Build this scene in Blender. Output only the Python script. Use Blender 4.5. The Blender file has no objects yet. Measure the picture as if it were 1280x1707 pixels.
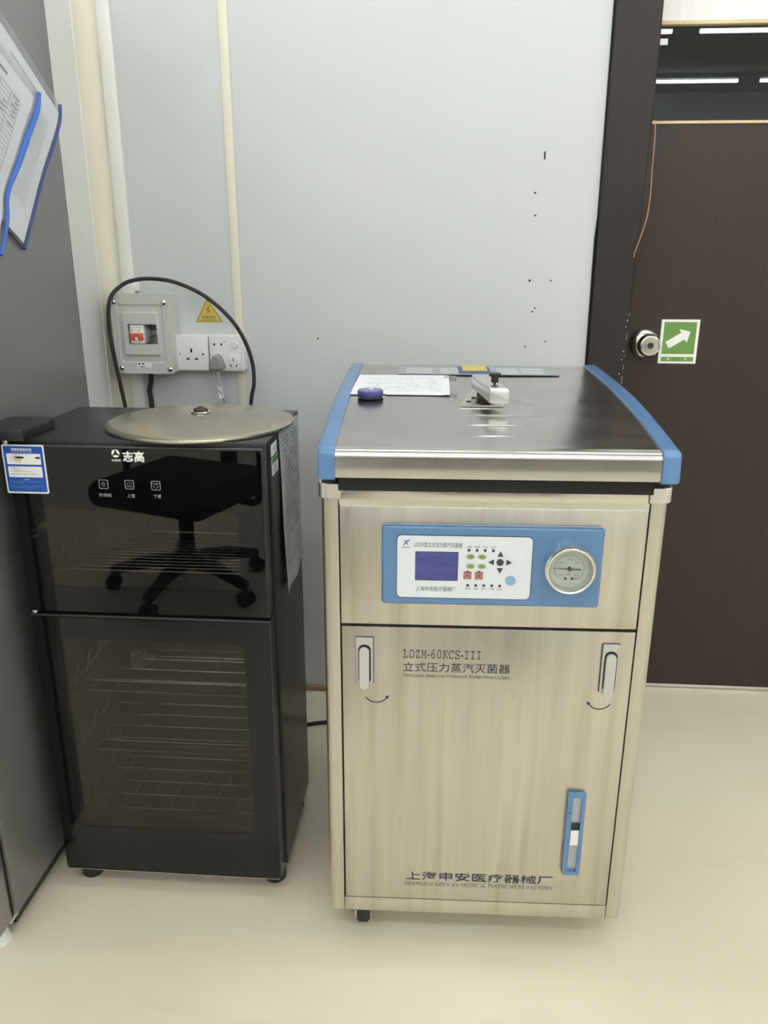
import bpy, bmesh, math, random
from mathutils import Vector, Matrix

SC = bpy.context.scene
COL = SC.collection
R = math.radians
PI = math.pi

# ------------------------------------------------------------------ camera, world, exposure
def setup_camera():
    f, pitch, yaw, roll = 1308.5, .3111, .0689, .0028
    cy, sy, cp, sp = math.cos(yaw), math.sin(yaw), math.cos(pitch), math.sin(pitch)
    r = Vector((cy, sy, 0)); fw = Vector((-sy*cp, cy*cp, -sp)); u = r.cross(fw)
    c, s = math.cos(roll), math.sin(roll)
    r2 = c*r + s*u; u2 = -s*r + c*u
    cam = bpy.data.cameras.new('camera')
    cam.sensor_fit = 'VERTICAL'; cam.sensor_height = 24.0
    cam.lens = 24.0*f/1707.0
    cam.clip_start = .02
    ob = bpy.data.objects.new('camera', cam); COL.objects.link(ob)
    m = Matrix((r2, u2, -fw)).transposed().to_4x4()
    m.translation = Vector((0, 0, 1.2))
    ob.matrix_world = m
    SC.camera = ob
setup_camera()
w = bpy.data.worlds.new('world'); SC.world = w; w.use_nodes = True
w.node_tree.nodes['Background'].inputs[0].default_value = (0, 0, 0, 1)
w.node_tree.nodes['Background'].inputs[1].default_value = 0.0
vs = SC.view_settings
SC.display_settings.display_device = 'sRGB'
vs.view_transform = 'Standard'; vs.look = 'None'; vs.gamma = 1.0; vs.use_curve_mapping = False
vs.exposure = 0.2
TUBE_L = 40.0                       # radiance of the ceiling tubes
TUBE_C = (.955, .985, 1.0)
SC.cycles.max_bounces = 12; SC.cycles.diffuse_bounces = 8; SC.cycles.glossy_bounces = 6
SC.cycles.transparent_max_bounces = 12
SC.cycles.caustics_reflective = True; SC.cycles.sample_clamp_indirect = 6.0
SC.cycles.use_denoising = True

# ------------------------------------------------------------------ materials
def srgb(r, g, b):
    f = lambda c: (c/255/12.92 if c/255 <= .04045 else ((c/255+.055)/1.055)**2.4)
    return (f(r), f(g), f(b))
def N(nt, t, **kw):
    n = nt.nodes.new(t)
    for k, v in kw.items(): setattr(n, k, v)
    return n
def mat(name, color, rough=.5, metal=0., ior=1.5, coat=0., coat_rough=.05, spec=None, emit=None):
    m = bpy.data.materials.new(name); m.use_nodes = True
    b = m.node_tree.nodes['Principled BSDF']
    b.inputs['Base Color'].default_value = (*color, 1)
    b.inputs['Roughness'].default_value = rough
    b.inputs['Metallic'].default_value = metal
    b.inputs['IOR'].default_value = ior
    b.inputs['Coat Weight'].default_value = coat
    b.inputs['Coat Roughness'].default_value = coat_rough
    if spec is not None: b.inputs['Specular IOR Level'].default_value = spec
    if emit:
        b.inputs['Emission Color'].default_value = (*emit[0], 1)
        b.inputs['Emission Strength'].default_value = emit[1]
    m.diffuse_color = (*color, 1)
    return m
def noisy(m, c1, c2, scale=(5, 5, 5), detail=4., lo=.35, hi=.65, rough=None, bump=None, rscale=None, second=None):
    """mix two colours by stretched object-space noise; optional roughness range and bump"""
    nt = m.node_tree; b = nt.nodes['Principled BSDF']
    tc = N(nt, 'ShaderNodeTexCoord')
    mp = N(nt, 'ShaderNodeMapping'); mp.inputs['Scale'].default_value = scale
    nt.links.new(tc.outputs['Object'], mp.inputs['Vector'])
    no = N(nt, 'ShaderNodeTexNoise'); no.inputs['Scale'].default_value = 1.; no.inputs['Detail'].default_value = detail
    nt.links.new(mp.outputs[0], no.inputs['Vector'])
    mr = N(nt, 'ShaderNodeMapRange'); mr.inputs['From Min'].default_value = lo; mr.inputs['From Max'].default_value = hi
    nt.links.new(no.outputs['Fac'], mr.inputs['Value'])
    mx = N(nt, 'ShaderNodeMix', data_type='RGBA')
    mx.inputs['A'].default_value = (*c1, 1); mx.inputs['B'].default_value = (*c2, 1)
    nt.links.new(mr.outputs[0], mx.inputs['Factor'])
    out = mx.outputs['Result']
    if second:      # (colour, scale, lo, hi, strength)
        mp2 = N(nt, 'ShaderNodeMapping'); mp2.inputs['Scale'].default_value = second[1]
        nt.links.new(tc.outputs['Object'], mp2.inputs['Vector'])
        n2 = N(nt, 'ShaderNodeTexNoise'); n2.inputs['Scale'].default_value = 1.; n2.inputs['Detail'].default_value = 5.
        nt.links.new(mp2.outputs[0], n2.inputs['Vector'])
        r2 = N(nt, 'ShaderNodeMapRange'); r2.inputs['From Min'].default_value = second[2]; r2.inputs['From Max'].default_value = second[3]
        r2.inputs['To Max'].default_value = second[4]
        nt.links.new(n2.outputs['Fac'], r2.inputs['Value'])
        m2 = N(nt, 'ShaderNodeMix', data_type='RGBA')
        nt.links.new(r2.outputs[0], m2.inputs['Factor']); nt.links.new(out, m2.inputs['A'])
        m2.inputs['B'].default_value = (*second[0], 1)
        out = m2.outputs['Result']
    nt.links.new(out, b.inputs['Base Color'])
    if rough:
        src = mr.outputs[0]
        if rscale:
            mp3 = N(nt, 'ShaderNodeMapping'); mp3.inputs['Scale'].default_value = rscale
            nt.links.new(tc.outputs['Object'], mp3.inputs['Vector'])
            n3 = N(nt, 'ShaderNodeTexNoise'); n3.inputs['Scale'].default_value = 1.; n3.inputs['Detail'].default_value = 6.
            nt.links.new(mp3.outputs[0], n3.inputs['Vector'])
            r3 = N(nt, 'ShaderNodeMapRange'); r3.inputs['From Min'].default_value = .2; r3.inputs['From Max'].default_value = .8
            nt.links.new(n3.outputs['Fac'], r3.inputs['Value']); src = r3.outputs[0]
        rr_ = N(nt, 'ShaderNodeMapRange'); rr_.inputs['To Min'].default_value = rough[0]; rr_.inputs['To Max'].default_value = rough[1]
        nt.links.new(src, rr_.inputs['Value']); nt.links.new(rr_.outputs[0], b.inputs['Roughness'])
    if bump:
        bp = N(nt, 'ShaderNodeBump'); bp.inputs['Strength'].default_value = bump[0]; bp.inputs['Distance'].default_value = bump[1]
        nt.links.new(no.outputs['Fac'], bp.inputs['Height']); nt.links.new(bp.outputs[0], b.inputs['Normal'])
    return m
def glass(name, tint, ior=1.5, rough=0.):
    m = bpy.data.materials.new(name); m.use_nodes = True; nt = m.node_tree
    nt.nodes.clear()
    o = N(nt, 'ShaderNodeOutputMaterial'); mx = N(nt, 'ShaderNodeMixShader')
    fr = N(nt, 'ShaderNodeFresnel'); fr.inputs['IOR'].default_value = ior
    geo = N(nt, 'ShaderNodeNewGeometry')
    t = N(nt, 'ShaderNodeBsdfTransparent'); t.inputs[0].default_value = (*tint, 1)
    g = N(nt, 'ShaderNodeBsdfGlossy'); g.inputs['Roughness'].default_value = rough
    # same reflectance from either face of the thin pane
    mi = N(nt, 'ShaderNodeMix', data_type='FLOAT'); mi.inputs['A'].default_value = ior; mi.inputs['B'].default_value = 1/ior
    nt.links.new(geo.outputs['Backfacing'], mi.inputs['Factor']); nt.links.new(mi.outputs['Result'], fr.inputs['IOR'])
    nt.links.new(fr.outputs[0], mx.inputs[0]); nt.links.new(t.outputs[0], mx.inputs[1]); nt.links.new(g.outputs[0], mx.inputs[2])
    nt.links.new(mx.outputs[0], o.inputs[0])
    m.diffuse_color = (*tint, .4)
    return m

M = {}
M['wall'] = noisy(mat('wall_paint', (.58, .605, .608), .38), (.575, .60, .604), (.592, .613, .614), (2, 2, 2))
M['panel_wall'] = mat('panel_wall', (.71, .72, .71), .4)
M['beige_trim'] = mat('beige_trim', srgb(226, 221, 203), .4)
M['white_trim'] = mat('white_trim', (.80, .80, .77), .4)
M['ceiling'] = mat('ceiling_white', (.88, .88, .87), .8)
M['far_wall'] = mat('far_wall', (.84, .84, .83), .6)
M['floor'] = noisy(mat('floor_vinyl', (.68, .62, .49), .4), (.80, .725, .565), (.85, .785, .64), (2.2, 1.3, 1), 5.,
                   rough=(.28, .5), rscale=(9, 4, 1), second=((.62, .55, .45), (3.5, 14, 1), .60, .78, .35))
M['dark_wood'] = noisy(mat('dark_wood', srgb(66, 56, 53), .42, spec=.3), srgb(48, 39, 35), srgb(54, 44, 39), (140, 140, 2.2), 6., rough=(.35, .5))
M['frame_wood'] = noisy(mat('frame_wood', srgb(70, 60, 57), .45, spec=.25), srgb(40, 34, 32), srgb(48, 41, 39), (150, 150, 2.6), 6., rough=(.38, .55))
M['pale_wood'] = noisy(mat('pale_wood', (.78, .76, .76), .4), (.76, .74, .75), (.82, .80, .80), (60, 60, 2), 4.)
M['yellow_wood'] = noisy(mat('yellow_wood', srgb(200, 175, 130), .5), srgb(205, 184, 140), srgb(222, 203, 164), (6, 60, 60), 4.)
M['steel_top'] = noisy(mat('steel_lid', (.60, .59, .56), .22, 1.), (.49, .485, .465), (.55, .545, .525), (7, 9, 5), 3., lo=.2, hi=.8, rough=(.15, .25), rscale=(10, 16, 6))
M['steel'] = noisy(mat('steel_front', (.66, .63, .56), .3, 1.), (.54, .515, .455), (.66, .63, .565), (45, 10, 1.8), 6., lo=.2, hi=.8,
                   rough=(.24, .42), rscale=(34, 10, 3), second=((.40, .36, .27), (40, 8, 2.6), .54, .80, .6))
M['steel_plain'] = noisy(mat('steel_plain', (.64, .62, .56), .25, 1.), (.60, .58, .52), (.68, .66, .60), (20, 8, 4), 3., lo=.2, hi=.8, rough=(.18, .30))
M['chrome'] = mat('chrome', (.78, .77, .74), .12, 1.)
M['satin_alu'] = mat('satin_aluminium', (.74, .74, .73), .32, 1.)
M['handle_grey'] = mat('handle_grey', (.55, .555, .54), .3, .35)
M['blue_plastic'] = mat('blue_plastic', (.095, .215, .42), .28, coat=.2)
M['blue_panel'] = mat('blue_panel', (.085, .20, .39), .2, coat=.5)
M['white_panel'] = mat('white_panel', (.73, .78, .83), .3)
M['screen'] = noisy(mat('lcd_screen', (.045, .055, .22), .12), (.04, .05, .20), (.06, .07, .26), (30, 30, 90))
M['black'] = mat('black_plastic', (.012, .012, .013), .4)
M['void'] = mat('black_recess', (.004, .004, .004), .7)
M['ink'] = mat('ink_navy', (.025, .025, .05), .5)
M['ink_grey'] = mat('ink_grey', (.16, .17, .20), .6)
M['ink_black'] = mat('ink_black', (.02, .02, .02), .6)
M['green_key'] = mat('green_key', (.27, .35, .13), .4)
M['red_key'] = mat('red_key', (.33, .08, .07), .4)
M['blue_key'] = mat('blue_key', (.24, .42, .62), .35)
M['led_dark'] = mat('indicator_dark', (.05, .055, .06), .3)
M['gauge_face'] = mat('gauge_face', (.60, .62, .55), .5)
M['white'] = mat('white_plastic', (.85, .85, .83), .3)
M['white_ink'] = mat('white_ink', (.85, .85, .85), .5)
M['grey_ink'] = mat('pale_grey_ink', (.45, .45, .45), .5)
M['cabinet_top'] = mat('cabinet_top_black', (.022, .023, .025), .36)
M['cabinet'] = noisy(mat('cabinet_black', (.012, .012, .014), .32), (.010, .010, .012), (.016, .016, .018), (4, 4, 4), 1., lo=.1, hi=.9, rough=(.30, .34))
M['cabinet_in'] = mat('cabinet_inside', (.15, .145, .14), .4, .5)
M['black_glass'] = mat('black_glass', (.003, .003, .0035), .012, ior=1.42)
M['tint_glass'] = glass('tinted_glass', (.58, .57, .55))
M['smoked_glass'] = glass('smoked_glass', (.52, .60, .62), 1.47)
M['clear_glass'] = glass('clear_glass', (.93, .95, .95))
M['door_edge'] = mat('door_edge_grey', (.055, .057, .06), .25, .5)
M['wire'] = mat('wire_chrome', (.75, .74, .72), .18, 1.)
M['ceramic'] = mat('ceramic', (.62, .60, .56), .4)
M['rubber'] = mat('rubber', (.014, .014, .014), .6)
M['fridge'] = noisy(mat('fridge_grey', (.19, .19, .19), .3, .3), (.185, .186, .185), (.205, .206, .205), (3, 3, 3), 2.)
M['fridge_door'] = mat('fridge_door_silver', (.34, .335, .335), .28, .8)
M['old_disc'] = noisy(mat('old_metal_disc', (.44, .40, .31), .24, .9), (.41, .375, .29), (.49, .455, .36), (9, 9, 9), 4., lo=.2, hi=.8, rough=(.18, .30), second=((.26, .23, .18), (16, 16, 16), .58, .75, .5))
M['rust'] = mat('rusty_bolt', (.06, .05, .045), .6, .5)
M['box_grey'] = mat('breaker_box_grey', (.58, .59, .56), .38)
M['grey_plug'] = mat('grey_plug', (.25, .245, .25), .45)
M['red'] = mat('red_toggle', (.62, .10, .05), .4)
M['cord_grey'] = mat('cord_grey', (.38, .38, .38), .5)
M['yellow'] = mat('yellow_sticker', (.60, .50, .10), .45)
M['sign_green'] = mat('sign_green', (.12, .26, .055), .5)
M['label_blue'] = mat('label_blue', (.012, .075, .36), .4)
M['label_green'] = mat('label_green', (.10, .28, .05), .5)
M['paper'] = mat('paper_white', (.84, .86, .90), .7)
M['paper_old'] = noisy(mat('paper_handwritten', (.56, .56, .58), .7), (.66, .66, .69), (.80, .80, .82), (10, 10, 16))
M['film'] = glass('plastic_film', (.97, .975, .985), 1.4, .08)
M['zip_blue'] = mat('zip_blue', (.035, .13, .52), .35)
M['zip_navy'] = mat('zip_navy', (.03, .05, .20), .4)
M['tin_blue'] = mat('tin_blue', (.055, .05, .24), .25, coat=.5)
M['tape'] = glass('clear_tape', (.93, .93, .92), 1.4, .1)
M['steel_sticker'] = mat('grey_blue_sticker', (.34, .38, .42), .3, .3)
M['sticker_pale'] = mat('sticker_pale', (.55, .57, .57), .3, .3)
M['copper'] = mat('copper_wire', (.62, .35, .22), .35, 1.)
M['knob_steel'] = mat('knob_steel', (.72, .70, .64), .14, 1.)
M['tan_base'] = mat('tan_base', srgb(150, 130, 95), .5)
M['chair_fabric'] = mat('chair_fabric', (.008, .008, .012), .9)
M['lamp_white'] = mat('lamp_white', (.8, .8, .8), .4)
M['tube'] = mat('tube_light', (.9, .9, .9), .3, emit=(TUBE_C, TUBE_L))
M['mark'] = mat('wall_mark', (.03, .03, .03), .8)
M['smudge'] = mat('wall_scuff', (.56, .58, .58), .6)

# ------------------------------------------------------------------ mesh helpers
class MB:
    def __init__(s): s.bm = bmesh.new()
    def box(s, x0, x1, y0, y1, z0, z1, bev=0., seg=2):
        g = bmesh.ops.create_cube(s.bm, size=1.)
        vs_ = g['verts']
        for v in vs_:
            v.co = Vector(((x0+x1)/2+v.co.x*(x1-x0), (y0+y1)/2+v.co.y*(y1-y0), (z0+z1)/2+v.co.z*(z1-z0)))
        if bev > 0:
            es = list({e for v in vs_ for e in v.link_edges})
            bmesh.ops.bevel(s.bm, geom=es, offset=bev, segments=seg, affect='EDGES', profile=.5)
        return s
    def prism(s, pts, axis, a0, a1):
        """extrude a 2-D polygon along axis; pts in the other two axes (x,y,z order kept)"""
        def P(p, a):
            return {'x': (a, p[0], p[1]), 'y': (p[0], a, p[1]), 'z': (p[0], p[1], a)}[axis]
        A = [s.bm.verts.new(P(p, a0)) for p in pts]; B = [s.bm.verts.new(P(p, a1)) for p in pts]
        n = len(pts)
        s.bm.faces.new(A); s.bm.faces.new(B)
        for i in range(n): s.bm.faces.new((A[i], A[(i+1) % n], B[(i+1) % n], B[i]))
        return s
    def ring(s, outer, inner, axis, a0, a1):
        def P(p, a):
            return {'x': (a, p[0], p[1]), 'y': (p[0], a, p[1]), 'z': (p[0], p[1], a)}[axis]
        n = len(outer)
        L = [[s.bm.verts.new(P(p, a)) for p in loop] for loop in (outer, inner) for a in (a0, a1)]
        o0, o1, i0, i1 = L
        for i in range(n):
            j = (i+1) % n
            s.bm.faces.new((o0[i], o0[j], i0[j], i0[i])); s.bm.faces.new((o1[i], o1[j], i1[j], i1[i]))
            s.bm.faces.new((o0[i], o0[j], o1[j], o1[i])); s.bm.faces.new((i0[i], i0[j], i1[j], i1[i]))
        return s
    def tube(s, pts, r, seg=8, closed=False):
        pts = [Vector(p) for p in pts]; n = len(pts)
        rad = r if isinstance(r, (list, tuple)) else [r]*n
        rings = []; up = None
        for i, p in enumerate(pts):
            if closed: t = pts[(i+1) % n]-pts[i-1]
            else: t = pts[min(i+1, n-1)]-pts[max(i-1, 0)]
            t.normalize()
            if up is None:
                up = Vector((0, 0, 1)) if abs(t.z) < .9 else Vector((1, 0, 0))
            a = t.cross(up)
            if a.length < 1e-5: a = t.orthogonal()
            a.normalize(); b = a.cross(t).normalized(); up = b
            rings.append([s.bm.verts.new(p+rad[i]*(math.cos(2*PI*k/seg)*a+math.sin(2*PI*k/seg)*b)) for k in range(seg)])
        for i in range(n if closed else n-1):
            A, B = rings[i], rings[(i+1) % n]
            for k in range(seg): s.bm.faces.new((A[k], A[(k+1) % seg], B[(k+1) % seg], B[k]))
        if not closed:
            s.bm.faces.new(rings[0]); s.bm.faces.new(rings[-1])
        return s
    def lathe(s, prof, c=(0, 0, 0), axis='z', seg=48, sx=1., sy=1.):
        """prof = [(radius, height)...]; axis: z up, y- = heights run towards -y"""
        c = Vector(c); rings = []
        def P(r, h, t):
            a, b = r*math.cos(t)*sx, r*math.sin(t)*sy
            if axis == 'z': return c+Vector((a, b, h))
            if axis == 'y-': return c+Vector((a, -h, b))
            if axis == 'x': return c+Vector((h, a, b))
        for r, h in prof:
            if r < 1e-7: rings.append([s.bm.verts.new(P(0, h, 0))])
            else: rings.append([s.bm.verts.new(P(r, h, 2*PI*k/seg)) for k in range(seg)])
        for A, B in zip(rings, rings[1:]):
            for k in range(seg):
                j = (k+1) % seg
                if len(A) == 1 and len(B) == 1: continue
                if len(A) == 1: s.bm.faces.new((A[0], B[j], B[k]))
                elif len(B) == 1: s.bm.faces.new((A[k], A[j], B[0]))
                else: s.bm.faces.new((A[k], A[j], B[j], B[k]))
        return s
    def sheet(s, fn, nu, nv, th):
        """surface fn(u,v)->(point, normal), u,v in 0..1, given thickness"""
        F, Bk = {}, {}
        for i in range(nu+1):
            for j in range(nv+1):
                p, n = fn(i/nu, j/nv); p = Vector(p); n = Vector(n)
                F[i, j] = s.bm.verts.new(p); Bk[i, j] = s.bm.verts.new(p-n*th)
        for i in range(nu):
            for j in range(nv):
                s.bm.faces.new((F[i, j], F[i+1, j], F[i+1, j+1], F[i, j+1]))
                s.bm.faces.new((Bk[i, j], Bk[i, j+1], Bk[i+1, j+1], Bk[i+1, j]))
        for i in range(nu):
            for j in (0, nv): s.bm.faces.new((F[i, j], F[i+1, j], Bk[i+1, j], Bk[i, j]))
        for j in range(nv):
            for i in (0, nu): s.bm.faces.new((F[i, j], F[i, j+1], Bk[i, j+1], Bk[i, j]))
        return s
    def quad(s, a, b, c, d):
        s.bm.faces.new([s.bm.verts.new(p) for p in (a, b, c, d)]); return s
    def build(s, name, m, parent=None, smooth=35, bevel=0.):
        bmesh.ops.recalc_face_normals(s.bm, faces=s.bm.faces[:])
        me = bpy.data.meshes.new(name); s.bm.to_mesh(me); s.bm.free()
        me.materials.append(M[m] if isinstance(m, str) else m)
        if smooth:
            me.shade_smooth(); me.set_sharp_from_angle(angle=R(smooth))
        o = bpy.data.objects.new(name, me); COL.objects.link(o)
        if parent: o.parent = parent
        if bevel:
            b = o.modifiers.new('bevel', 'BEVEL'); b.width = bevel; b.segments = 2; b.limit_method = 'ANGLE'; b.angle_limit = R(40)
        return o
def rr(x0, x1, z0, z1, r, n=5):
    p = []
    for cx, cz, a in ((x1-r, z1-r, 0), (x0+r, z1-r, 90), (x0+r, z0+r, 180), (x1-r, z0+r, 270)):
        for k in range(n+1):
            t = R(a+90*k/n); p.append((cx+r*math.cos(t), cz+r*math.sin(t)))
    return p
def circ(cx, cz, r, n=24, sx=1., sz=1.):
    return [(cx+r*sx*math.cos(2*PI*k/n), cz+r*sz*math.sin(2*PI*k/n)) for k in range(n)]
def thing(name, label, cat, loc=(0, 0, 0), rz=0., group=None):
    o = bpy.data.objects.new(name, None); o.empty_display_size = .05; COL.objects.link(o)
    o.location = loc; o.rotation_euler = (0, 0, rz)
    return tag(o, label, cat, group)
def tag(o, label, cat, group=None):
    o['label'] = label; o['category'] = cat
    if group: o['group'] = group
    return o
def struct(o): o['kind'] = 'structure'; return o
def lab(o, label): o['label'] = label; return o
def smooth_path(pts, n=8):
    P = [Vector(p) for p in pts]; out = []
    P = [P[0]*2-P[1]]+P+[P[-1]*2-P[-2]]
    for i in range(1, len(P)-2):
        a, b, c, d = P[i-1], P[i], P[i+1], P[i+2]
        for k in range(n):
            t = k/n
            out.append(.5*((2*b)+(c-a)*t+(2*a-5*b+4*c-d)*t*t+(3*b-a-3*c+d)*t**3))
    out.append(P[-2]); return out

def text_obj(name, s, box, y, m, parent, plane='xz', weight=0., shear=0., depth=.00015, keep=False):
    """lettering fitted to box=(x0,x1,z0,z1), standing in the local xz plane at y, facing -y
       plane 'yz': reads along +y, faces +x, at x = y ; plane 'xy': lies flat at z = y"""
    cu = bpy.data.curves.new(name, 'FONT'); cu.body = s; cu.size = 1.; cu.offset = weight; cu.shear = shear
    cu.resolution_u = 3; cu.extrude = 0.
    t = bpy.data.objects.new(name, cu); COL.objects.link(t)
    dg = bpy.context.evaluated_depsgraph_get()
    me = bpy.data.meshes.new_from_object(t.evaluated_get(dg))
    bpy.data.objects.remove(t); bpy.data.curves.remove(cu)
    if not me.vertices: return None
    xs = [v.co.x for v in me.vertices]; ys = [v.co.y for v in me.vertices]
    ax, bx, ay, by = min(xs), max(xs), min(ys), max(ys)
    x0, x1, z0, z1 = box
    for v in me.vertices:
        a = x0+(v.co.x-ax)/(bx-ax)*(x1-x0); b = z0+(v.co.y-ay)/(by-ay)*(z1-z0)
        v.co = {'xz': (a, y, b), 'yz': (y, a, b), 'xy': (a, b, y)}[plane]
    me.materials.clear(); me.materials.append(M[m])
    o = bpy.data.objects.new(name, me); COL.objects.link(o)
    if parent: o.parent = parent
    return o
MONO = {}
for i_ in range(26):
    MONO[chr(65+i_)] = chr(0x1D670+i_); MONO[chr(97+i_)] = chr(0x1D68A+i_)
for i_ in range(10): MONO[str(i_)] = chr(0x1D7F6+i_)
def mono(s): return ''.join(MONO.get(c, c) for c in s)
BOLD = {}
for i_ in range(26): BOLD[chr(65+i_)] = chr(0x1D400+i_)
def serif(s): return ''.join(BOLD.get(c, c) for c in s)

# ================================================================== ROOM
XL, XR, YF, YB, ZC = -2.0, 4.05, -4.5, 2.02, 2.76
struct(MB().box(XL-.1, XR+.1, YF-.1, YB+1.7, -.1, 0).build('floor', 'floor', smooth=0))
struct(MB().box(XL-.1, XR+.1, YF-.1, YB+1.7, ZC, ZC+.1).build('ceiling', 'ceiling', smooth=0))
FX0, FX1 = .3685, .471          # door casing: outer and inner edge
DX1 = 1.40
wb = MB()
wb.box(-.845, FX0+.03, YB, YB+.12, 0, ZC)
wb.box(DX1+.02, XR, YB, YB+.12, 0, ZC)
wb.box(FX0+.03, DX1+.02, YB, YB+.12, 2.15, ZC)
wall_back = struct(wb.build('wall_back', 'wall', smooth=0))
struct(MB().box(XL, -.845, 1.70, YB+.12, 0, ZC).build('wall_return', 'panel_wall', smooth=0))
struct(MB().box(XL-.1, XL, YF, YB+.12, 0, ZC).build('wall_left', 'far_wall', smooth=0))
struct(MB().box(XR, XR+.1, YF, YB+1.6, 0, ZC).build('wall_right', 'far_wall', smooth=0))
struct(MB().box(XL, XR, YF-.1, YF, 0, ZC).build('wall_front', 'far_wall', smooth=0))
struct(MB().box(-.5, XR, YB+1.6, YB+1.7, 0, ZC).build('wall_corridor', 'panel_wall', smooth=0))
struct(MB().box(-.6, -.5, YB+.12, YB+1.7, 0, ZC).build('wall_corridor_side', 'panel_wall', smooth=0))
# internal corner: beige cove, white edge strip, panel joint strip
cv = [(-.845, 2.02), (-.845, 1.978)]+[(-.845+.042-.042*math.cos(R(a)), 1.978+.042*math.sin(R(a))) for a in range(10, 91, 10)]
cv = [(-.845, 2.02), (-.845, 1.975)]+[(-.8035-.0415*math.cos(R(a)), 1.975+.0445*math.sin(R(a))) for a in range(6, 85, 6)]+[(-.8035, 2.0198)]
struct(MB().prism(cv, 'z', 0, ZC).build('trim_1', 'beige_trim'))
struct(MB().box(-.848, -.842, 1.966, 1.975, 0, ZC, .002).build('trim_2', 'white_trim'))
struct(MB().box(-.8035, -.772, 2.008, 2.0205, 0, ZC, .003).build('trim_3', 'white_trim'))
struct(MB().box(-.5225, -.5005, 2.0172, 2.0205, 0, ZC, .0012).build('trim_4', 'beige_trim'))
struct(MB().box(-.5000, -.4988, 2.0190, 2.0205, 0, ZC).build('trim_5', 'smudge', smooth=0))
struct(MB().box(-.772, FX0, 2.004, 2.0205, 0, .014, .002).build('baseboard_back', 'tan_base'))
# nail holes and scuffs of the wall panel
for hx, hz, hr in ((.217, 1.3515, .0024), (.2205, 1.3015, .0022), (.216, 1.152, .0028), (.267, 1.1525, .002), (.232, 1.087, .002),
                   (.2265, 1.0785, .0022), (.263, 1.006, .0018), (.2135, .993, .002), (-.3095, 1.0085, .0022)):
    MB().lathe([(0, .0006), (hr, .0004), (hr*1.1, 0)], (hx, YB, hz), 'y-', 10).build('nail_hole', 'mark', wall_back)
MB().box(.2325, .2362, YB-.002, YB, 1.424, 1.441, .0008).build('nail_hole', 'mark', wall_back)
MB().tube(smooth_path([(-.700, YB, 1.660), (-.684, YB, 1.640), (-.680, YB, 1.620), (-.684, YB, 1.600)], 4), .0006, 5).tube([(-.692, YB, 1.612), (-.688, YB, 1.609), (-.686, YB, 1.604)], .0009, 5).build('scuff', 'smudge', wall_back)
MB().box(-.222, -.148, YB-.0003, YB, 1.018, 1.024).build('scuff', 'smudge', wall_back)
for a, b in (((-.139, 1.020), (-.135, 1.000)), ((-.129, .985), (-.125, .952)), ((-.235, .99), (-.237, .955)), ((.16, 1.02), (.162, .99)), ((-.27, 1.0), (-.268, .975))):
    MB().tube([(a[0], YB, a[1]), ((a[0]+b[0])/2+.001, YB, (a[1]+b[1])/2), (b[0], YB, b[1])], .0005, 5).build('scuff', 'smudge', wall_back)

# ------------------------------------------------------------------ door
YD = 2.10
d1 = bpy.data.objects.new('door_1', None); COL.objects.link(d1); d1.location = (0, YD, 0); struct(d1)
def rel(o): return o
MB().prism([(FX0, 0), (.439, 0), (.460, 1.0), (FX1, 1.5), (FX1, 2.10), (FX0, 2.10)], 'y', -.092, -.002).build('door_frame', 'frame_wood', d1, bevel=.003)
MB().box(DX1, DX1+.10, -.092, .05, 0, 2.10, .003).build('door_frame', 'frame_wood', d1)
MB().box(FX0, DX1+.10, -.092, .05, 2.10, 2.20, .003).build('door_frame', 'frame_wood', d1)
MB().tube([(FX0-.001, -.081, .9), (FX0-.003, -.081, 1.25), (FX0, -.081, 1.3), (FX0-.002, -.081, 1.9), (FX0, -.081, 2.2)], .003, 6).build('frame_gap', 'void', d1)
MB().box(.42, DX1, 0, .042, .014, 1.508).box(.42, FX1+.012, 0, .042, 1.508, 2.09).box(DX1-.1, DX1, 0, .042, 1.508, 2.09).build('door_leaf', 'dark_wood', d1, smooth=0)
MB().box(FX1+.010, DX1-.1, -.004, .03, 1.5085, 1.5150, .001).build('yellow_bead', 'yellow_wood', d1)
MB().box(FX1+.010, DX1-.1, -.004, .03, 1.7150, 1.7230, .001).build('yellow_bead', 'yellow_wood', d1)
MB().box(FX1+.008, DX1-.1, .012, .018, 1.512, 1.718).build('window_pane', 'smoked_glass', d1, smooth=0)
MB().box(FX1+.010, DX1-.1, 0, .036, 1.723, 2.09).build('upper_panel', 'pale_wood', d1, smooth=0)
ws = MB().box(.494, .512, .0108, .0118, 1.677, 1.690).build('window_sticker', 'white', d1, smooth=0)
lab(ws, 'small white sticker')
MB().box(.42, DX1, -.0015, .040, .004, .0135, .001).build('door_sweep', 'satin_alu', d1)
kn = MB().lathe([(0, 0), (.037, 0), (.037, .004), (.034, .009), (.026, .014), (.0155, .017), (.014, .030), (.018, .034), (.0255, .040), (.0285, .050),
                 (.0275, .060), (.024, .066), (.0215, .067), (.020, .0655), (.0125, .0655), (.0115, .068), (0, .068)], (.5245, -.0, .997), 'y-', 48).build('door_knob', 'knob_steel', d1)
kc = MB().lathe([(0, 0), (.0082, 0), (.008, .0012), (0, .0016)], (.5245, -.068, .997), 'y-', 24).build('key_cylinder', 'rust', kn)
MB().box(.5239, .5251, -.0702, -.0690, .993, 1.001).build('keyhole', 'void', kn, smooth=0)
for x_, z_, r_ in ((.458, 1.06, .0012), (.4555, 1.045, .001), (.4555, .985, .0011), (.453, .965, .0009), (.450, .93, .0012)):
    MB().lathe([(0, .0008), (r_, .0004), (r_*1.5, 0)], (x_-.001, -.092, z_), 'y-', 8).build('paint_chip', 'satin_alu', d1)
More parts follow.
